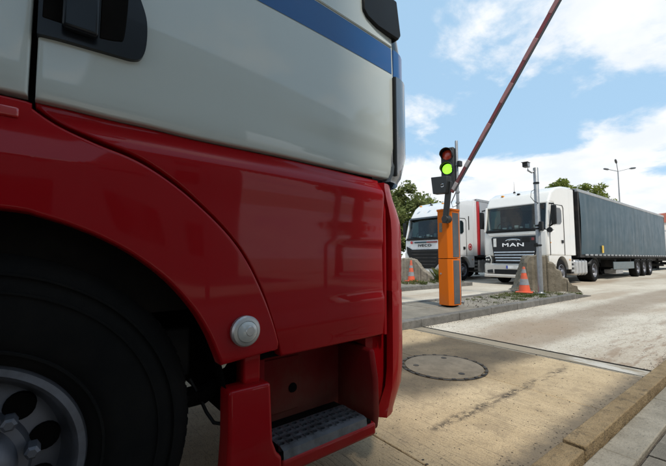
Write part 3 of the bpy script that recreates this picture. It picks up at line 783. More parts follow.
front([2.155, 2.2, 2.4, 2.8, 3.15], lambda z: -.22 * (z - 2.15), UB + .04, .17, lambda z: .045 + .02 * (z - 2.15)).build('windscreen', SCREEN, truck, smooth=45)
rf = MB().prism([(rear_u, 3.12), (1.1, 3.12), (1.0, 3.35), (.5, 3.62), (-.4, 3.72), (rear_u, 3.72)], 'y', .06, 2.23); rf.build('roof', WHITE, truck, bevel=.08, seg=3)
sheet([(rear_u + (1.09 - rear_u) * i / 10, 3.14) for i in range(11)], [(rear_u + (1.09 - rear_u) * i / 10, 3.10) for i in range(11)], S_white, .004, .03, 3).build('roof_rail', BLACK, truck)
MB().box(rear_u, 1.24, 2.22, 2.27, .9, 3.15).build('far_side_panel', WHITE, truck)
MB().box(rear_u, rear_u + .035, .05, 2.25, 1.0, 3.2).build('cab_back', WHITE, truck)
for y in (.28, 1.66):
    MB().box(UB + .19, UB + .255, y, y + .36, .55, .80).build('headlight', LENSC, bump_, bevel=.02)
MB().box(UB + .20, UB + .262, .75, 1.55, .95, 1.38).build('grille', BLACK, bump_, bevel=.02)
# cargo body behind the cab
body = MB().box(-7.6, -1.25, -.06, 2.36, 1.05, 3.85).build('cargo_body', WHITE, truck, bevel=.03)
for xx in (-4.3, -5.65):
    wheel(truck, (xx, .0, .515), R=.515, W=.6, rim=.292, dual=True); wheel(truck, (xx, 2.3, .515), R=.515, W=.6, rim=.292, side=1, dual=True)
MB().box(-3.4, -1.4, .02, .6, .45, .95).build('fuel_tank', ALU, truck, bevel=.08, seg=3)

# ------------------------------------------------------------------ barrier, signal, camera post
bar = empty('barrier', (5.75, 3.95, .13)); tag(bar, 'orange boom barrier cabinet on the island with its boom raised', 'barrier')
CW, CL_, HT, SP = .275, .315, 1.86, .905
def cab_section(name, z0, z1):
    ch = .065
    poly = [(0, ch), (ch * .9, 0), (CL_, 0), (CL_, CW), (0, CW)]
    return MB().prism(poly, 'z', z0, z1).build(name, ORANGE, bar, bevel=.006, seg=2)
lo = cab_section('lower_housing', .025, SP - .006); hi = cab_section('upper_housing', SP + .006, HT - .03)
MB().box(.05, CL_ - .012, .05, CW - .012, .0, HT - .06).build('inner_cabinet', DARKIN, bar)
MB().prism([(-.012, .055), (.05, -.012), (CL_ + .012, -.012), (CL_ + .012, CW + .012), (-.012, CW + .012)], 'z', HT - .034, HT + .008).build('lid', ORANGE, bar, bevel=.008)
MB().box(.085, CL_ - .035, -.006, .01, .05, SP - .03).build('side_panel', PANELG, lo, bevel=.004)
MB().box(.085, CL_ - .035, -.006, .01, SP + .03, HT - .07).build('side_panel', PANELG, hi, bevel=.004)
MB().lathe([(.016, 0), (.016, -.006), (0, -.006)], (-.001, .0, 0), 'x', 12).build('lock', GALV, lo).location = (0, .22, .62)
MB().box(-.004, .004, .17, .235, 1.42, 1.60).build('warning_label', BLOCK2, hi)
# pivot, dark arm and box, boom: all in the plane just in front of the cabinet
def on_x(px, py, X):
    r = ray(px, py); t = X / r.x; p = CAM + r * t; return Vector((p.x - 5.75, p.y - 3.95, p.z - .13))
XA = 5.66
p0, p1 = on_x(445.5, 220, XA), on_x(449, 184, XA)
MB().lathe([(.075, .10), (.075, -.02), (.06, -.035), (0, -.035)], (p0.x, p0.y, p0.z + .02), 'x', 24).build('pivot', SIGNBLK, bar)
dv = (p1 - p0).normalized(); sv = Vector((0, -dv.z, dv.y))
def bar_seg(a, b, w, t): 
    m_ = MB(); d = (b - a).normalized(); s = Vector((0, -d.z, d.y)); vs = []
    for p in (a, b):
        for sy in (-1, 1):
            for sx in (-1, 1): vs.append(p + s * (w * sy) + Vector((t * sx, 0, 0)))
    return m_.add(vs, [(0, 1, 3, 2), (4, 6, 7, 5), (0, 4, 5, 1), (2, 3, 7, 6), (0, 2, 6, 4), (1, 5, 7, 3)])
bar_seg(p0 - dv * .06, p1 + dv * .05, .055, .028).build('boom_holder', SIGNBLK, bar, bevel=.01)
bx = MB().prism([tuple(on_x(*q, XA - .02))[1:] for q in ((433.2, 178), (449.5, 176.2), (448.6, 193.5), (435.2, 194.6))], 'x', XA - 5.75 - .10, XA - 5.75 + .04).build('control_box', SIGNBLK, bar, bevel=.012, seg=2)
cc_ = on_x(441.6, 185.3, XA - .12)
lg = MB()
for a0 in (.4, 3.5):
    lg.tube([(XA - 5.75 - .1015, cc_.y + .035 * math.cos(a0 + i * .35), cc_.z + .028 * math.sin(a0 + i * .35)) for i in range(7)], .005, 5)
lg.build('box_emblem', CHROME, bx)
b0, b1 = on_x(453, 190, XA), on_x(558, 0, XA); dB = (b1 - b0).normalized(); BL = 4.35
seg_l = [.16, .30, .14] + [.34] * 10
t_ = 0; red = False
boom = bar_seg(b0 - dB * .05, b0 + dB * BL, .036, .022).build('boom', BOOMR, bar, bevel=.012, seg=2)
for i, L in enumerate(seg_l):
    if not red:
        bar_seg(b0 + dB * t_, b0 + dB * (t_ + L), .0385, .0245).build('white_band' if i < 3 else 'faded_band', BOOMW if i < 3 else BOOMF, boom, bevel=.012, seg=2)
    t_ += L; red = not red
bar_seg(b0 - Vector((0, -dB.z, dB.y)) * -.044 + dB * .0, b0 - Vector((0, -dB.z, dB.y)) * -.044 + dB * BL, .010, .014).build('edge_profile', PANELG, boom)

# traffic signal on its own post
sig = empty('traffic_light', (6.66, 4.36, .12)); tag(sig, 'two-lamp traffic light showing green on a grey post behind the barrier', 'traffic light')
MB().lathe([(.032, 0), (.032, 3.47), (.028, 3.485), (0, 3.485)], (0, 0, 0), 'z', 16).build('post', GALV, sig)
MB().lathe([(.09, 0), (.09, .012), (.04, .02), (.033, .06)], (0, 0, 0), 'z', 16).build('base_plate', GALV, sig)
head = empty('signal_head', (-.10, .15, 2.86), rad(20)); head.parent = sig      # local -x faces the driver
MB().box(-.06, .10, -.145, .145, -.40, .48).build('housing', SIGNBLK, head, bevel=.035, seg=3)
for zc, m_, nm in ((.31, REDL, 'red_lens'), (.0, GREENL, 'green_lens')):
    ln_ = MB().lathe([(.112, -.062), (.095, -.080), (.05, -.094), (0, -.098)], (0, 0, zc), 'x', 28).build(nm, m_, head)
    MB().lathe([(.130, -.055), (.130, -.072), (.113, -.072), (.113, -.055)], (0, 0, zc), 'x', 28, close=True).build('lens_ring', SIGNBLK, head)
    hood = []
    for a in range(-30, 211, 12):
        c_, s_ = math.cos(rad(a)), math.sin(rad(a)); dep = .20 if a > -10 and a < 190 else .13
        hood.append([(-.06, .138 * c_, zc + .138 * s_), (-.06 - dep * .8, .130 * c_, zc + .130 * s_)])
    MB().grid(hood).build('hood', SIGNBLK, head, solid=.004)
MB().box(.03, .30, -.03, .0, .38, .41).build('bracket', GALV, head); MB().box(.03, .30, -.03, .0, -.30, -.265).build('bracket', GALV, head)
for z in (2.95, 2.35, 2.12): MB().lathe([(.045, -.02), (.045, .02), (.03, .02), (.03, -.02)], (0, 0, z), 'z', 14, close=True).build('clamp', GALV, sig)
MB().box(-.05, .06, -.10, -.03, 2.90, 3.02).build('junction_box', SIGNBLK, sig, bevel=.01)
MB().tube([(-.02, .02, 2.36), (-.12, .08, 2.12), (-.10, .06, 2.02), (-.03, .0, 2.06)], .010, 6).build('cable', BLACK, sig)

# post with surveillance camera
cp = empty('camera_post', (9.97, 4.14, .11)); tag(cp, 'tall grey steel post with a small surveillance camera beside the cone', 'camera post')
MB().lathe([(.062, 0), (.062, 3.36), (.055, 3.37), (0, 3.37)], (0, 0, 0), 'z', 20).build('post', GALV, cp)
MB().lathe([(.13, 0), (.13, .015), (.075, .03), (.063, .05)], (0, 0, 0), 'z', 20).build('base_flange', GALV, cp)
for z in (1.28, 1.72, 1.80, 2.95): MB().lathe([(.075, -.02), (.075, .02), (.06, .02), (.06, -.02)], (0, 0, z), 'z', 18, close=True).build('band_clamp', BLACK, cp)
MB().box(-.10, .03, -.14, -.06, 1.66, 1.90).build('junction_box', BLACK, cp, bevel=.01)
MB().box(-.12, -.06, .0, .08, 1.24, 1.34).build('sensor', BLACK, cp, bevel=.01)
MB().tube([(0, 0, 3.30), (-.08, .07, 3.24), (-.16, .13, 3.30), (-.16, .13, 3.38)], .025, 8).build('camera_arm', GALV, cp)
sc_ = empty('camera_housing', (-.17, .15, 3.44), rad(212)); sc_.parent = cp; sc_.rotation_euler = (0, rad(8), rad(195))
MB().box(-.10, .26, -.065, .065, -.06, .06).build('case', GALV, sc_, bevel=.012); MB().box(-.12, .34, -.08, .08, .062, .075).build('sunshield', CONEW, sc_, bevel=.004)
MB().box(.262, .30, -.06, .06, -.055, .055).build('front_window', SIGNBLK, sc_, bevel=.01)
MB().tube([(-.04, -.05, 2.40), (-.16, .0, 2.44), (-.22, .06, 2.56), (-.16, .06, 2.72), (-.05, .02, 2.78)], .008, 6).build('cable', BLACK, cp)

# traffic cones
def cone(loc, label, bent=0, h=.66, rz=0):
    r = empty('traffic_cone', loc, rz); tag(r, label, 'traffic cone', 'traffic cones on the islands')
    MB().prism([(-.2, -.2), (.2, -.2), (.2, .2), (-.2, .2)], 'z', 0, .035).build('base', CONEO, r, bevel=.012, seg=2)
    def rr(z): return .148 - .118 * z / h
    def ring(z0, z1, m_, nm, e):
        MB().lathe([(rr(z0) + e, z0 + .03), (rr(z1) + e, z1 + .03)] + ([(.012, h + .035), (0, h + .035)] if z1 == h else []), (0, 0, 0), 'z', 28).build(nm, m_, r)
    ring(.0, h, CONEO, 'cone_body', 0)
    ring(.18, .34, CONEW, 'grey_band', .003); ring(.50, .60, CONEW, 'grey_band', .003)
    return r
cone((9.86, 4.50, .12), 'orange cone with grey bands in front of the big concrete block by the camera post', rz=.3)
cone((10.90, 9.3, .13), 'small orange cone with grey bands at the far left concrete block', h=.80, rz=.1)

# concrete blocks: broken barrier ends
def block(name, loc, rz, top, depth, label, mat, seed):
    """outline of the broken block in its own plane (x along, z up), with rough thickness"""
    rnd = random.Random(seed); r = MB(); n = len(top); L = 7
    P = []
    for j in range(L + 1):
        y = depth * j / L; row = []
        for (x, z) in top: 
            e = .016
            row.append((x + rnd.uniform(-e, e) + (.06 if j in (0, L) and z > .3 else 0) * (-1 if x > top[n // 2][0] else 1), y + rnd.uniform(-e, e), max(0, z + rnd.uniform(-e, e) - (.03 if j in (0, L) and z > .2 else 0))))
        P.append(row)
    from mathutils import noise as mn
    r.grid(P)
    for row in (P[0], P[-1]):
        # rough face: from the ground up to the outline
        Q = []
        for k_ in range(15): Q.append([(p[0], p[1] + ((mn.noise((p[0] * 3, p[2] * k_ / 14 * 3, seed)) * .012 + mn.noise((p[0] * 15, p[2] * k_ / 14 * 15, seed)) * .008) if 0 < k_ < 14 else 0), p[2] * k_ / 14) for p in row])
        r.grid(Q)
    o = r.build(name, mat, smooth=12); o.location = loc; o.rotation_euler = (0, 0, rz); tag(o, label, 'concrete block'); return o
def refine(pts, d=.055):
    out = []
    for a, b in zip(pts[:-1], pts[1:]):
        k_ = max(1, int(math.dist(a, b) / d)); out += [(a[0] + (b[0] - a[0]) * i / k_, a[1] + (b[1] - a[1]) * i / k_) for i in range(k_)]
    return out + [pts[-1]]
A3, B3 = Vector((10.45, 5.02)), Vector((11.55, 3.78))
LB = (B3 - A3).length
top = [(-.05, 0), (.02, .06), (.10, .16), (.17, .45), (.24, .66), (.32, .95), (.40, 1.02), (.55, 1.05), (.75, 1.04), (.94, 1.03), (.99, .86), (1.12, .82), (1.17, .66), (1.30, .60), (1.34, .42), (1.48, .37), (1.53, .20), (1.68, .16), (1.71, .07), (1.80, .0)]
top = [(x * LB / 1.72, z) for x, z in top]
block('concrete_block', (A3.x, A3.y, .09), math.atan2(B3.y - A3.y, B3.x - A3.x), refine(top), .55, 'weathered concrete block with a broken sloping end behind the camera post', BLOCK, 3)
top2 = [(0, 0), (.0, .5), (.05, .82), (.20, .93), (.55, .94), (.78, .86), (.95, .66), (1.08, .48), (1.25, .36), (1.38, .18), (1.5, 0)]
block('concrete_block', (10.95, 10.1, .12), math.atan2(-1.35, .85), refine(top2), .5, 'rough concrete block on the far island beside the small cone', BLOCK2, 5)

# ------------------------------------------------------------------ parked lorries
RX = Vector((0, -1, 0)); ZZ = Vector((0, 0, 1))     # text on a lorry front reads along -y
def tractor(name, loc, label, W_, style, axle2=4.95, Lc=2.25):
    """cab-over tractor; x=0 front, +x to the rear, y=0 the side seen, y=2.5 far side"""
    r = empty(name, loc); tag(r, label, 'truck', 'tractor units parked beyond the islands')
    ax1 = 1.30
    man = style == 'shield'
    rake = .20 if man else .34
    ZWB, ZWT = (2.14, 3.10) if man else (1.98, 2.92)      # windscreen bottom and top
    x0 = .05
    top_ = ([(x0 + rake, ZWT), (x0 + rake + .08, ZWT + .14), (x0 + rake + .30, ZWT + .48), (x0 + .95, 3.78), (x0 + 1.5, 3.88), (Lc, 3.93), (Lc, 1.08)] if man else
            [(x0 + rake, ZWT), (x0 + rake + .10, ZWT + .20), (x0 + rake + .42, ZWT + .62), (x0 + 1.1, 3.78), (x0 + 1.7, 3.90), (Lc, 3.92), (Lc, 1.08)])
    prof = [(x0, 1.12), (x0 - .02, 1.6), (x0, ZWB - .03), (x0 + .62, ZWB - .03), (x0 + .62, ZWT + .02)] + top_
    bod = MB().prism(prof, 'y', .02, 2.48).build('cab_body', W_, r, bevel=.13, seg=4)
    # lower side skirts around the front wheel
    arch = [(ax1 + .62 * math.cos(rad(a)), .50 + .62 * math.sin(rad(a))) for a in range(160, 9, -10)]
    for ya, yb in ((.03, .30), (2.20, 2.47)):
        MB().prism([(.16, .42), (.16, 1.14), (2.22, 1.14), (2.22, .60), (ax1 + .615, .60)] + arch[::-1] + [(ax1 - .60, .42)], 'y', ya, yb).build('wheel_skirt', W_, r, bevel=.03, seg=2)
    MB().box(.3, 2.1, .30, 2.2, .55, 1.12).build('underbody', CHASSIS, r)
    for ya, yb in ((.02, .10), (2.40, 2.48)):
        MB().prism([(x0 + .015, ZWB - .028), (x0 + rake - .02, ZWT + .06), (x0 + .64, ZWT + .06), (x0 + .64, ZWB - .028)], 'y', ya, yb).build('pillar_wall', W_, r, bevel=.02)
    MB().box(x0 + .60, x0 + .617, .102, 2.398, ZWB - .02, ZWT + .01).build('cab_interior', DARKIN, r)
    ds = MB().prism([(x0 + .03, ZWB - .025), (x0 + .05, ZWB + .03), (x0 + .30, ZWB + .09), (x0 + .42, ZWB + .05), (x0 + .42, ZWB - .025)], 'y', .12, 2.38).build('dashboard', BLACK, r, bevel=.02)
    for y in (.62, 1.88):
        MB().box(x0 + .46, x0 + .58, y - .26, y + .26, ZWB - .02, ZWB + .38).build('seat_back', CHASSIS, r, bevel=.05, seg=3); MB().box(x0 + .48, x0 + .57, y - .14, y + .14, ZWB + .39, ZWB + .62).build('headrest', CHASSIS, r, bevel=.04, seg=3)
    MB().lathe([(.20, -.018), (.218, 0), (.20, .018), (.182, 0)], (x0 + .40, 1.88, ZWB + .14), 'x', 22, close=True).build('steering_wheel', BLACK, r)
    for i, (yy, hh, mm_) in enumerate(((.45, .10, PLATEW), (.72, .16, GUARD), (.98, .07, PLATEW), (1.12, .13, LENSC), (1.40, .09, GUARD), (1.62, .06, PLATEW))):
        MB().box(x0 + .16 + .02 * (i % 3), x0 + .26, yy, yy + .11 + .05 * (i % 2), ZWB + .06, ZWB + .075 + hh).build('dash_item', mm_, ds, bevel=.01)
    MB().box(x0 + .40, x0 + .42, 1.95, 2.37, ZWB + .05, ZWT - .08).build('cab_curtain', CURTC, r, bevel=.01)
    MB().box(x0 + rake * .80, x0 + rake * .80 + .02, .16, 1.0, ZWT - .22, ZWT - .04).build('inner_visor', CHASSIS, r, bevel=.01)
    # windscreen: gently bowed sheet in front of the raked face
    P = []
    for i in range(15):
        y = .10 + 2.30 * i / 14; bow = .045 * (1 - ((y - 1.25) / 1.15) ** 2); e = abs(y - 1.25) / 1.15
        row = []
        for j in range(7):
            t = j / 6; z = ZWB + .02 + (ZWT - ZWB - .03) * t
            row.append((x0 + rake * t - .015 - bow + .09 * max(0, e - .80) / .2, y, z))
        P.append(row)
    ws = MB().grid(P).build('windscreen', CLEAR, r, smooth=60)
    for y in (.55, 1.35):
        MB().tube([(x0 - .05, y, ZWB + .0), (x0 - .065, y + .28, ZWB + .05), (x0 - .06, y + .72, ZWB + .09)], .012, 5).build('wiper', BLACK, ws)
    MB().box(x0 - .045, x0 + .04, .14, 2.36, ZWB - .07, ZWB + .035).build('cowl', BLACK, r, bevel=.02)
    # things on the dashboard seen as reflections: pale curtain and mirror
    # side glass, door line, handle
    sw = [(.30, ZWB + .16), (1.22, ZWB + .22), (1.32, ZWB + .30), (1.32, ZWT - .22), (1.22, ZWT - .12), (.52, ZWT - .14)]
    dr_ = MB().prism(sw, 'y', -.004, .03).build('side_window', GLASS, r, bevel=.004)
    dl = [(.24, 1.16), (.24, ZWB + .05), (.48, ZWT - .02), (1.46, ZWT - .0), (1.55, ZWT - .10), (1.55, 1.16)]
    MB().tube([(x, .014, z) for x, z in dl], .014, 5).build('door_seal', BLACK, r)
    MB().box(1.28, 1.44, -.012, .03, ZWB - .52, ZWB - .40).build('door_handle', BLACK, r, bevel=.01)
    MB().box(.24, .30, -.004, .03, 1.60, 1.64).build('side_marker', ORMARK, r)
    MB().lathe([(.035, 0), (.03, -.014), (0, -.016)], (2.05, .026, .98), 'y', 14).build('side_lamp', ORMARK, r)
    # mirrors
    for s, y in ((-1, 0.0), (1, 2.5)):
        mm = MB(); yy = y + s * .15
        mm.box(.16, .30, yy - .085, yy + .085, ZWB + .14, ZWT - .10); mo = mm.build('mirror', BLACK, r, bevel=.05, seg=3)
        MB().box(.302, .307, yy - .07, yy + .07, ZWB + .20, ZWT - .16).build('mirror_glass', GLASS, mo)
        MB().tube([(.30, y - s * .02, ZWT - .02), (.25, yy, ZWT - .05)], .03, 6).build('mirror_arm', BLACK, mo)
        MB().tube([(.30, y - s * .02, ZWB + .10), (.25, yy, ZWB + .18)], .03, 6).build('mirror_arm', BLACK, mo)
    # wide-angle mirror low on the passenger pillar
    MB().lathe([(.09, -.03), (.10, .02), (.05, .06), (0, .065)], (.10, -.04, ZWB - .06), 'x', 14).build('ramp_mirror', BLACK, r)
    MB().tube([(.2, .0, ZWB + .12), (.05, -.06, ZWB + .02)], .018, 6).build('mirror_arm', BLACK, r)
    # roof lamps and horn, antenna
    MB().tube([(1.0, 1.6, 3.75), (.98, 1.6, 4.25)], [.010, .004], 5).build('antenna', BLACK, r)
    MB().box(.96, 1.04, 1.56, 1.64, 3.75, 3.83).build('antenna_base', BLACK, r, bevel=.02)
    for y in (.6, 1.25, 1.9): MB().box(.55, .66, y - .05, y + .05, 3.60, 3.66).build('roof_marker', ORMARK if y != 1.25 else BLACK, r, bevel=.015)
    # side deflector behind the door and roof fairing
    MB().box(Lc + .003, Lc + .55, .06, .11, 1.15, 3.88).build('side_deflector', W_, r, bevel=.02)
    MB().box(Lc + .003, Lc + .55, 2.39, 2.44, 1.15, 3.88).build('side_deflector', W_, r, bevel=.02)
    MB().prism([(1.5, 3.86), (Lc + .5, 3.98), (Lc + .5, 3.90), (1.6, 3.82)], 'y', .12, 2.38).build('roof_fairing', W_, r, bevel=.03)
    # front
    if man:
        MB().prism([(.42, 1.90), (2.08, 1.90), (2.14, 1.84), (2.08, 1.28), (2.0, .86), (.50, .86), (.42, 1.28), (.36, 1.84)], 'x', -.005, .05).build('grille_panel', BLUEBLK, r, bevel=.03)
        for i in range(4):
            z = 1.26 - i * .11; ins = .47 + i * .025
            MB().prism([(-.035, z), (-.012, z + .045), (.02, z + .045), (.02, z)], 'y', ins, 2.5 - ins).build('grille_slat', ALU, r, bevel=.006)
        text('maker_name', 'MAN', .24, CHROME, r, frame((-.016, 1.25, 1.56), RX, ZZ) @ Matrix.Diagonal((1.55, .8, 1, 1)), .008, .004)
        MB().tube([(-.012, 1.25 + .30 * math.cos(rad(a)), 1.70 + .09 * math.sin(rad(a))) for a in range(20, 161, 14)], .014, 6).build('chrome_arc', CHROME, r)
        MB().tube([(-.012, 1.25 + .16 * math.cos(rad(a)), 1.715 + .045 * math.sin(rad(a))) for a in range(-10, 191, 20)], .008, 6).build('emblem', CHROME, r)
        MB().box(-.012, .0, .62, .90, 1.66, 1.84).build('radar_cover', BLACK, r, bevel=.01)
        MB().box(-.012, .0, 1.92, 2.04, 1.50, 1.84).build('vignette_card', PLATEW, r, bevel=.004)
        MB().box(-.012, .0, .46, .56, 1.72, 1.82).build('badge', BOOMR, r, bevel=.004)
        for y0_, s in ((.06, 1), (2.44, -1)):
            c_ = lambda a: y0_ + s * a
            MB().prism([(c_(.02), 1.10), (c_(.22), 1.16), (c_(.30), .98), (c_(.26), .78), (c_(.02), .80)], 'x', .0, .10).build('headlight', LENSC, r, bevel=.02)
            MB().prism([(c_(.03), 1.07), (c_(.22), 1.12), (c_(.28), .98), (c_(.25), .84), (c_(.03), .86)], 'x', -.010, .02).build('lamp_bezel', SIGNBLK, r, bevel=.01)
            for q in (.09, .18): MB().lathe([(.035, -.016), (.030, -.022), (0, -.024)], (0, c_(q), .98), 'x', 14).build('lamp_reflector', LENSC, r)
            MB().prism([(c_(.10), .56), (c_(.34), .60), (c_(.36), .44), (c_(.12), .44)], 'x', -.012, .03).build('fog_lamp', SIGNBLK, r, bevel=.01)
        MB().prism([(.04, .28), (2.46, .28), (2.46, .42), (2.30, .40), (.20, .40), (.04, .42)], 'x', -.05, .18).build('bumper_lip', W_, r, bevel=.03)
        MB().box(.0, .2, .03, 2.47, .40, .84).build('bumper', W_, r, bevel=.06, seg=3)
        MB().box(-.006, .01, .46, 2.04, .42, .60).build('lower_intake', BLACK, r, bevel=.02)
        MB().box(-.02, -.004, .96, 1.54, .63, .75).build('number_plate', PLATEW, r); MB().box(-.023, -.018, 1.48, 1.54, .63, .75).build('plate_band', PLATEB, r)
        MB().prism([(.30, 1.94), (2.20, 1.94), (2.30, 2.06), (.20, 2.06)], 'x', .015, .05).build('front_flap', W_, r, bevel=.01)
    else:
        MB().prism([(.50, 1.46), (2.00, 1.46), (2.34, 1.62), (2.30, 1.30), (2.02, .78), (1.80, .56), (.70, .56), (.48, .78), (.20, 1.30), (.16, 1.62)], 'x', -.03, .05).build('grille_panel', BLACK, r, bevel=.03)
        for i in range(5):
            z = 1.36 - i * .16; ins = .46 + i * .045
            MB().prism([(-.055, z), (-.035, z + .04), (.0, z + .04), (.0, z)], 'y', ins, 2.5 - ins).build('grille_slat', CHASSIS, r, bevel=.006)
        text('maker_name', 'IVECO', .20, SIGNBLK, r, frame((-.002, 1.25, 1.64), RX, ZZ) @ Matrix.Diagonal((1.25, .9, 1, 1)), .008, .002)
        MB().lathe([(.07, 0), (.07, -.008), (0, -.008)], (-.002, 2.02, 1.80), 'x', 18).build('round_badge', REDT, r)
        MB().box(-.004, .03, 1.15, 1.85, 1.765, 1.83).build('front_lettering', CURTAIN, r); MB().box(-.004, .03, .55, 1.12, 1.765, 1.83).build('front_lettering', BOOMR, r)
        for y0_, s in ((.04, 1), (2.46, -1)):
            c_ = lambda a: y0_ + s * a
            MB().prism([(c_(.02), 1.30), (c_(.12), 1.34), (c_(.44), .86), (c_(.36), .78), (c_(.02), 1.0)], 'x', -.01, .10).build('headlight', LENSC, r, bevel=.02)
            MB().prism([(c_(.08), .62), (c_(.40), .56), (c_(.40), .44), (c_(.08), .46)], 'x', -.012, .03).build('fog_lamp', SIGNBLK, r, bevel=.01)
        MB().box(.0, .2, .03, 2.47, .30, 1.10).build('bumper', W_, r, bevel=.07, seg=3)
        MB().box(-.04, -.004, .98, 1.50, .40, .52).build('number_plate', PLATEW, r)
        MB().prism([(x0 + rake - .16, ZWT + .02), (x0 + rake - .02, ZWT + .13), (x0 + rake + .1, ZWT + .1), (x0 + rake + .05, ZWT)], 'y', .10, 2.40).build('sun_visor', BLUEBLK, r, bevel=.02)
        MB().lathe([(.16, 0), (.16, -.008), (.12, -.008), (.12, 0)], (1.85, .014, 1.58), 'y', 24, close=True).build('round_side_sign', REDT, r)
        MB().box(1.78, 1.92, .004, .02, 1.52, 1.64).build('side_sign_figure', REDT, r)
        MB().box(1.75, 1.80, .0, .03, 2.40, 3.05).build('air_intake', BLACK, r)
    # entry steps
    for z in (.46, .76): MB().box(ax1 - 1.05, ax1 - .66, .02, .06, z, z + .05).build('cab_step', BLACK, r)
    # chassis, tank, rear mudguard, wheels
    for y in (.80, 1.62): MB().box(1.0, axle2 + .9, y, y + .08, .72, .98).build('frame_rail', CHASSIS, r)
    MB().box(2.32, 2.62, .10, .62, .42, 1.02).build('battery_box', CHASSIS, r, bevel=.02)
    for i in range(3): MB().box(2.30, 2.60, .06, .10, .50 + i * .17, .58 + i * .17).build('tank_step', ALU, r)
    tk = MB().box(2.68, axle2 - .78, .06, .70, .34, .98).build('fuel_tank', ALU, r, bevel=.10, seg=4)
    for q in (.25, .5, .75):
        xx = 2.68 + (axle2 - .78 - 2.68) * q; MB().box(xx - .025, xx + .025, .05, .71, .33, .99).build('tank_strap', GALV, tk, bevel=.10, seg=4)
    MB().box(2.35, axle2 - .8, 1.8, 2.44, .36, .98).build('side_box', CHASSIS, r, bevel=.05)
    MB().box(2.4, 2.55, .5, 2.0, 1.0, 2.6).build('air_filter_column', CHASSIS, r, bevel=.04)
    ga = [[(axle2 + .58 * math.cos(rad(a)), y, .50 + .58 * math.sin(rad(a))) for y in (.03, .62)] for a in range(15, 171, 12)]
    MB().grid(ga).build('mudguard', BLACK, r, solid=.012); ga = [[(p[0], 2.5 - p[1], p[2]) for p in row] for row in ga]; MB().grid(ga).build('mudguard', BLACK, r, solid=.012)
    MB().box(axle2 - .5, axle2 + .7, .70, 1.8, 1.0, 1.12).build('fifth_wheel', CHASSIS, r, bevel=.03)
    wheel(r, (ax1, .06, .50), n=40); wheel(r, (ax1, 2.44, .50), side=1, n=32)
    wheel(r, (axle2, .04, .50), W=.60, dual=True, n=40); wheel(r, (axle2, 2.46, .50), W=.60, side=1, dual=True, n=32)
    MB().tube([(ax1, .3, .5), (ax1, 2.2, .5)], .07, 8).build('axle', CHASSIS, r); MB().tube([(axle2, .3, .5), (axle2, 2.2, .5)], .09, 8).build('axle', CHASSIS, r)
    return r

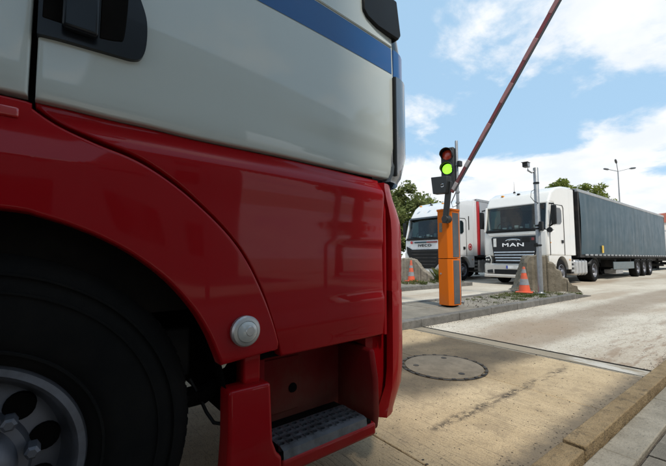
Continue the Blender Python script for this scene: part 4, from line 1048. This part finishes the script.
def trailer(name, loc, L, label, cur, front_m, axles, wave=.010, guard=True, z0=1.10, z1=3.97):
    r = empty(name, loc); tag(r, label, 'trailer', 'curtain trailers of the parked lorries')
    for y, s in ((0, -1), (2.5, 1)):
        nx = 150; P = []
        for i in range(nx + 1):
            x = .14 + (L - .28) * i / nx; row = []
            for j in range(13):
                t = j / 12; z = z0 + .10 + (z1 - .14 - z0 - .10) * t
                e = (wave * 2.2 * mnoise.noise((x * .9, z * .45, y)) + wave * 1.3 * mnoise.noise((x * 3.4, z * .5, y + 5)) + wave * .8 * mnoise.noise((x * 1.7 + z * 2.0, z * 3.0, y + 9))) * (1 - .55 * abs(2 * t - 1)) + .030 * math.sin(math.pi * t)
                row.append((x, y + s * (.012 + e), z))
            P.append(row)
        cu = MB().grid(P).build('curtain', cur, r, smooth=60)
        MB().box(0, L, y - .02 if s < 0 else y - .10, y + .10 if s < 0 else y + .02, z1 - .14, z1).build('top_rail', RAIL, r, bevel=.02)
        MB().box(0, L, y - .012 if s < 0 else y - .1, y + .1 if s < 0 else y + .012, z0 - .03, z0 + .10).build('bottom_rail', CHASSIS, r, bevel=.01)
        bk = MB(); x = .45
        while x < L - .3:
            bk.box(x, x + .36, y + s * .055 - .012, y + s * .055 + .012, z0 + .055, z0 + .115); x += .56
        tag(bk.build('strap_buckles', RAIL, cu), kind='stuff')
        for xx in (0, L - .14): MB().box(xx, xx + .14, y - .015 if s < 0 else y - .12, y + .12 if s < 0 else y + .015, z0 + .1, z1 - .14).build('corner_post', front_m if xx == 0 else CHASSIS, r, bevel=.01)
    MB().box(-.02, .03, .12, 2.38, z0 + .05, z1 - .02).build('front_wall', front_m, r)
    MB().box(L - .05, L + .01, .06, 2.44, z0, z1 - .04).build('rear_doors', CURTG, r)
    MB().box(.02, L - .02, .08, 2.42, z1 - .05, z1 + .012).build('roof', CURTG, r, bevel=.02)
    MB().box(.02, L - .02, .1, 2.40, z0 - .02, z0 + .04).build('deck', CHASSIS, r)
    for y in (.75, 1.65): MB().box(.5, L - .4, y, y + .10, .82, z0 - .021).build('chassis_beam', CHASSIS, r)
    for x in (L * .205,):
        for y in (.62, 1.78): MB().box(x, x + .14, y, y + .12, .12, 1.0).build('landing_leg', CHASSIS, r); MB().box(x - .06, x + .2, y - .05, y + .17, .08, .12).build('leg_foot', CHASSIS, r)
    for x in axles:
        wheel(r, (x, .04, .50), W=.36, rim=.285, n=36, dual=True); wheel(r, (x, 2.46, .50), W=.36, rim=.285, side=1, n=28, dual=True)
        MB().tube([(x, .3, .5), (x, 2.2, .5)], .075, 8).build('axle', CHASSIS, r)
        MB().prism([(x - .5, .98), (x + .5, .98), (x + .56, .86), (x + .54, .84), (x + .46, .95), (x - .46, .95), (x - .54, .84), (x - .56, .86)], 'y', .06, .42).build('mudguard', BLACK, r)
    if guard:
        MB().box(axles[0] - 4.3, axles[0] - .75, .05, .09, .48, .86).build('side_guard', GUARD, r, bevel=.02)
        for xx in (axles[0] - 3.9, axles[0] - 1.2): MB().box(xx, xx + .08, .10, .7, .60, .98).build('guard_bracket', CHASSIS, r)
        MB().box(axles[0] - 3.4, axles[0] - 2.2, .2, .7, .24, .47).build('pallet_box', ALU, r, bevel=.02)
    MB().box(L - .3, L - .2, .1, 2.4, .5, .64).build('rear_underrun', CHASSIS, r)
    for y in (.2, 1.9):
        tlm = MB().box(L - .02, L + .02, y, y + .4, .74, .88).build('tail_lamp', CHASSIS, r); MB().box(L + .02, L + .03, y + .01, y + .39, .75, .87).build('tail_lens', REFLR, tlm)
    return r

MANX = 13.88
tractor('lorry_tractor', (MANX, 5.45, 0), 'white tractor unit with black shield-shaped grille behind the camera post', TRUCKW, 'shield', axle2=4.88)
tl = trailer('curtain_trailer', (MANX + 3.05, 5.45, 0), 15.7, 'long dark blue-grey curtain trailer behind the white tractor at right', CURTAIN, CHASSIS, (8.85, 10.2, 11.55))
MB().box(2.55, 2.75, -.075, -.055, 1.28, 1.62).build('yellow_tag', YELLOW, tl)
tractor('lorry_tractor', (13.45, 9.40, 0), 'white tractor unit with wide dark swept grille behind the orange barrier', TRUCKW2, 'swept', axle2=4.8)
tl2 = trailer('curtain_trailer', (13.45 + 2.55, 9.40, 0), 13.6, 'grey curtain trailer with red front posts coupled to the tractor behind the barrier', CURTG, REDT, (7.6, 8.95, 10.3), guard=False)
MB().box(1.55, 1.85, -.03, -.02, 1.30, 1.62).build('yellow_tag', YELLOW, tl2)
# a third trailer standing farther along the yard, seen past the rear of the first
trailer('curtain_trailer', (37.5, 6.6, 0), 13.6, 'distant pale trailer at the right edge behind the long dark trailer', M('pale_tarpaulin', (.45, .44, .43), .5, scale=.8), CHASSIS, (7.6, 8.95, 10.3), guard=False, z1=3.4)

# ------------------------------------------------------------------ street lamp, trees, far buildings
lm = empty('street_lamp', (0, 0, 0)); tag(lm, 'tall three-armed street lamp rising behind the dark trailer', 'street lamp')
lr = ray(623, 258); lt = 58 / math.hypot(lr.x, lr.y); lm.location = (lr.x * lt, lr.y * lt, 0)
LH = 12.3
MB().tube([(0, 0, 0), (0, 0, 5), (0, 0, LH)], [.12, .09, .06], 10).build('post', GALV, lm)
for a, h in ((YAW - math.pi / 2 + .15, .50), (YAW + math.pi / 2 + .35, .05), (YAW + 2.35, 1.10)):
    dx_, dy_ = math.cos(a), math.sin(a); n_ = 1.75 if h < 1 else .9
    MB().tube([(0, 0, LH - .05), (dx_ * n_, dy_ * n_, LH + h * .75)], .04, 6).build('arm', GALV, lm)
    l0 = Vector((dx_ * n_, dy_ * n_, LH + h * .75)); l1 = l0 + Vector((dx_ * 1.0, dy_ * 1.0, h * .3))
    MB().tube([l0, l0.lerp(l1, .3), l0.lerp(l1, .8), l1], [.06, .13, .12, .05], 8).build('lamp_head', PANELG, lm)

def tree(loc, H, R, label, mat, nclump=60, leaves=110, seed=1, ls=.16, trunk_h=.35, group=None, flat=1.0):
    rnd = random.Random(seed); r = empty('tree', loc); tag(r, label, 'tree', group)
    tk = MB(); tk.tube([(0, 0, 0), (rnd.uniform(-.1, .1), rnd.uniform(-.1, .1), H * trunk_h), (rnd.uniform(-.2, .2), rnd.uniform(-.2, .2), H * .8)], [H * .028, H * .02, H * .005], 10)
    cl = []
    for i in range(nclump):
        while True:
            x, y, z = rnd.uniform(-1, 1), rnd.uniform(-1, 1), rnd.uniform(-1, 1)
            if x * x + y * y + z * z < 1: break
        k_ = (x * x + y * y + z * z) ** .5; g_ = .75 + .25 * k_
        lump = 1 + .22 * math.sin(5 * math.atan2(y, x) + seed) * math.cos(4 * z + seed)
        cl.append((x * R * g_ * lump, y * R * g_ * lump, H * (trunk_h + 1) / 2 + z * H * (1 - trunk_h) / 2 * flat * (.9 + .2 * rnd.random()), R * rnd.uniform(.16, .30)))
    for c in cl[::max(1, nclump // 14)]:
        tk.tube([(0, 0, H * trunk_h * rnd.uniform(.8, 1.1)), (c[0] * .5, c[1] * .5, (c[2] + H * trunk_h) / 2 + .2), c[:3]], [H * .010, H * .007, H * .003], 6)
    tk.build('trunk', BARK, r)
    lf = MB()
    for c in cl:
        for i in range(leaves):
            d = Vector((rnd.gauss(0, 1), rnd.gauss(0, 1), rnd.gauss(0, .8))).normalized() * c[3] * rnd.random() ** .45
            p = Vector(c[:3]) + d; a = Vector((rnd.gauss(0, 1), rnd.gauss(0, 1), rnd.gauss(0, .6))).normalized(); b = a.cross(Vector((rnd.gauss(0, 1), rnd.gauss(0, 1), rnd.gauss(0, 1)))).normalized()
            s = ls * rnd.uniform(.6, 1.3); o = len(lf.v)
            lf.v += [tuple(p - a * s), tuple(p + b * s * .45), tuple(p + a * s), tuple(p - b * s * .45)]; lf.f.append((o, o + 1, o + 2, o + 3))
    me = bpy.data.meshes.new('crown'); me.from_pydata(lf.v, [], lf.f); me.update(); me.materials.append(mat)
    o = bpy.data.objects.new('crown', me); COL.objects.link(o); o.parent = r
    return r
def at_px(px, dist):
    q = ray(px, 258); t = dist / math.hypot(q.x, q.y); return (q.x * t, q.y * t, 0)
TG = 'trees beyond the lorry park'
tree(at_px(398, 22), 5.7, 1.8, 'leafy tree just right of the red cab, behind the lorry with the swept grille', LEAF2, 90, 130, 4, .13, .22, TG)
tree(at_px(428, 38), 7.0, 3.0, 'low hedge-like tree behind the barrier, over the roof of the left lorry', LEAF, 70, 120, 9, .2, .2, TG)
tree(at_px(562, 66), 13.0, 3.5, 'round green tree above the cab of the right-hand white lorry', LEAF, 120, 150, 2, .24, .3, TG)
tree(at_px(588, 68), 12.9, 3.5, 'round green tree above the front of the dark trailer', LEAF, 120, 150, 6, .24, .3, TG)
bt = bpy.data.objects['tree.001']
for i, (x, y, k_) in enumerate(((24, 44, 1.0), (17, 47, 1.15), (9, 45, .95), (1, 48, 1.1), (-8, 46, 1.05))):
    c = copy_tree(bt); c.location = (x, y, 0); c.scale = (k_, k_, k_); c.rotation_euler.z = i * 1.3; c['label'] = ('first', 'second', 'third', 'fourth', 'last')[i] + ' leafy tree from the right in the row along the far side of the yard'; c['group'] = 'row of trees along the far side of the yard'
# out of the picture behind the photographer: trees, canopy and gatehouse that shade and mirror in the near cab
tree((15.5, -11.0, 0), 9.5, 3.6, 'leafy tree across the yard from the lorries', LEAF2, 90, 110, 12, .22, .25)
tree((21.0, -15.0, 0), 10.5, 4.0, 'tall leafy tree farther across the yard', LEAF2, 80, 100, 14, .25, .25)
ca_ = empty('gate_canopy'); tag(ca_, 'flat grey canopy over the booth at the gate, with an added side roof', 'canopy')
MB().box(-7.5, .62, -3.6, .0, 5.0, 5.35).build('roof_slab', ROOFM, ca_, bevel=.03)
MB().box(.63, 9.5, -10.0, -4.0, 4.6, 4.95).build('added_side_roof', ROOFM, ca_, bevel=.03)  # unseen second roof, added to darken and edge the near cab's reflections
for x in (3.2, 8.8): MB().box(x, x + .2, -6.6, -6.4, 0, 4.6).build('column', GALV, ca_, bevel=.01)  # supports of the added side roof
for i in range(4): MB().box(-7.45, .57, -3.4 + i * 1.08, -3.28 + i * 1.08, 4.85, 4.999).build('roof_beam', GALV, ca_)
for x in (-6.5, -1.6): MB().box(x, x + .2, -3.5, -3.3, 0, 4.85).build('column', GALV, ca_, bevel=.01)
gh = empty('gate_booth', (0, 0, 0)); tag(gh, 'small grey booth under the gate canopy', 'booth')
MB().box(-5.2, -.6, -3.25, -1.9, .04, 2.9).build('wall', CLAD, gh, bevel=.02)
MB().box(-5.3, -.5, -3.28, -1.8, 2.9, 3.05).build('roof', ROOFM, gh)
for i in range(3):
    w_ = MB().box(-4.8 + i * 1.4, -3.7 + i * 1.4, -1.91, -1.87, 1.15, 2.3).build('window', GLASS, gh); MB().box(-4.85 + i * 1.4, -3.65 + i * 1.4, -1.899, -1.82, 1.07, 1.15).build('sill', ALU, w_)
ofc = empty('office_building', (0, 0, 0)); tag(ofc, 'long grey office building across the yard', 'building')
MB().box(-22, 9, -24, -15, 0, 6.4).build('wall', CLAD, ofc)
MB().box(-22.3, 9.3, -24.3, -14.7, 6.4, 6.8).build('roof', ROOFM, ofc)
for i in range(9):
    for z in (1.1, 4.0): MB().box(-20.5 + i * 3.2, -18.7 + i * 3.2, -15.02, -14.95, z, z + 1.5).build('window', GLASS, ofc)
def far_house(px, dist, w, d, h, label, wall, seed):
    p = at_px(px, dist); r = empty('building', p, YAW); tag(r, label, 'building', 'far buildings at the horizon')
    MB().box(0, d, -w / 2, w / 2, 0, h).build('wall', wall, r)
    MB().prism([(-w / 2 - .4, h), (w / 2 + .4, h), (w / 2 + .4, h + .3), (0, h + 2.0), (-w / 2 - .4, h + .3)], 'x', -.3, d + .3).build('roof', FARR, r)
    for i in range(5):
        for z in (1.2, 4.2): MB().box(-.05, .03, -w / 2 + 1 + i * (w - 2) / 5, -w / 2 + 2.2 + i * (w - 2) / 5, z, z + 1.5).build('window', GLASS, r)
far_house(672, 95, 16, 12, 8.0, 'far pale building with red roof at the right edge', FARW, 1)
far_house(745, 120, 30, 12, 7.0, 'far pale building beyond the right edge', FARW, 2)
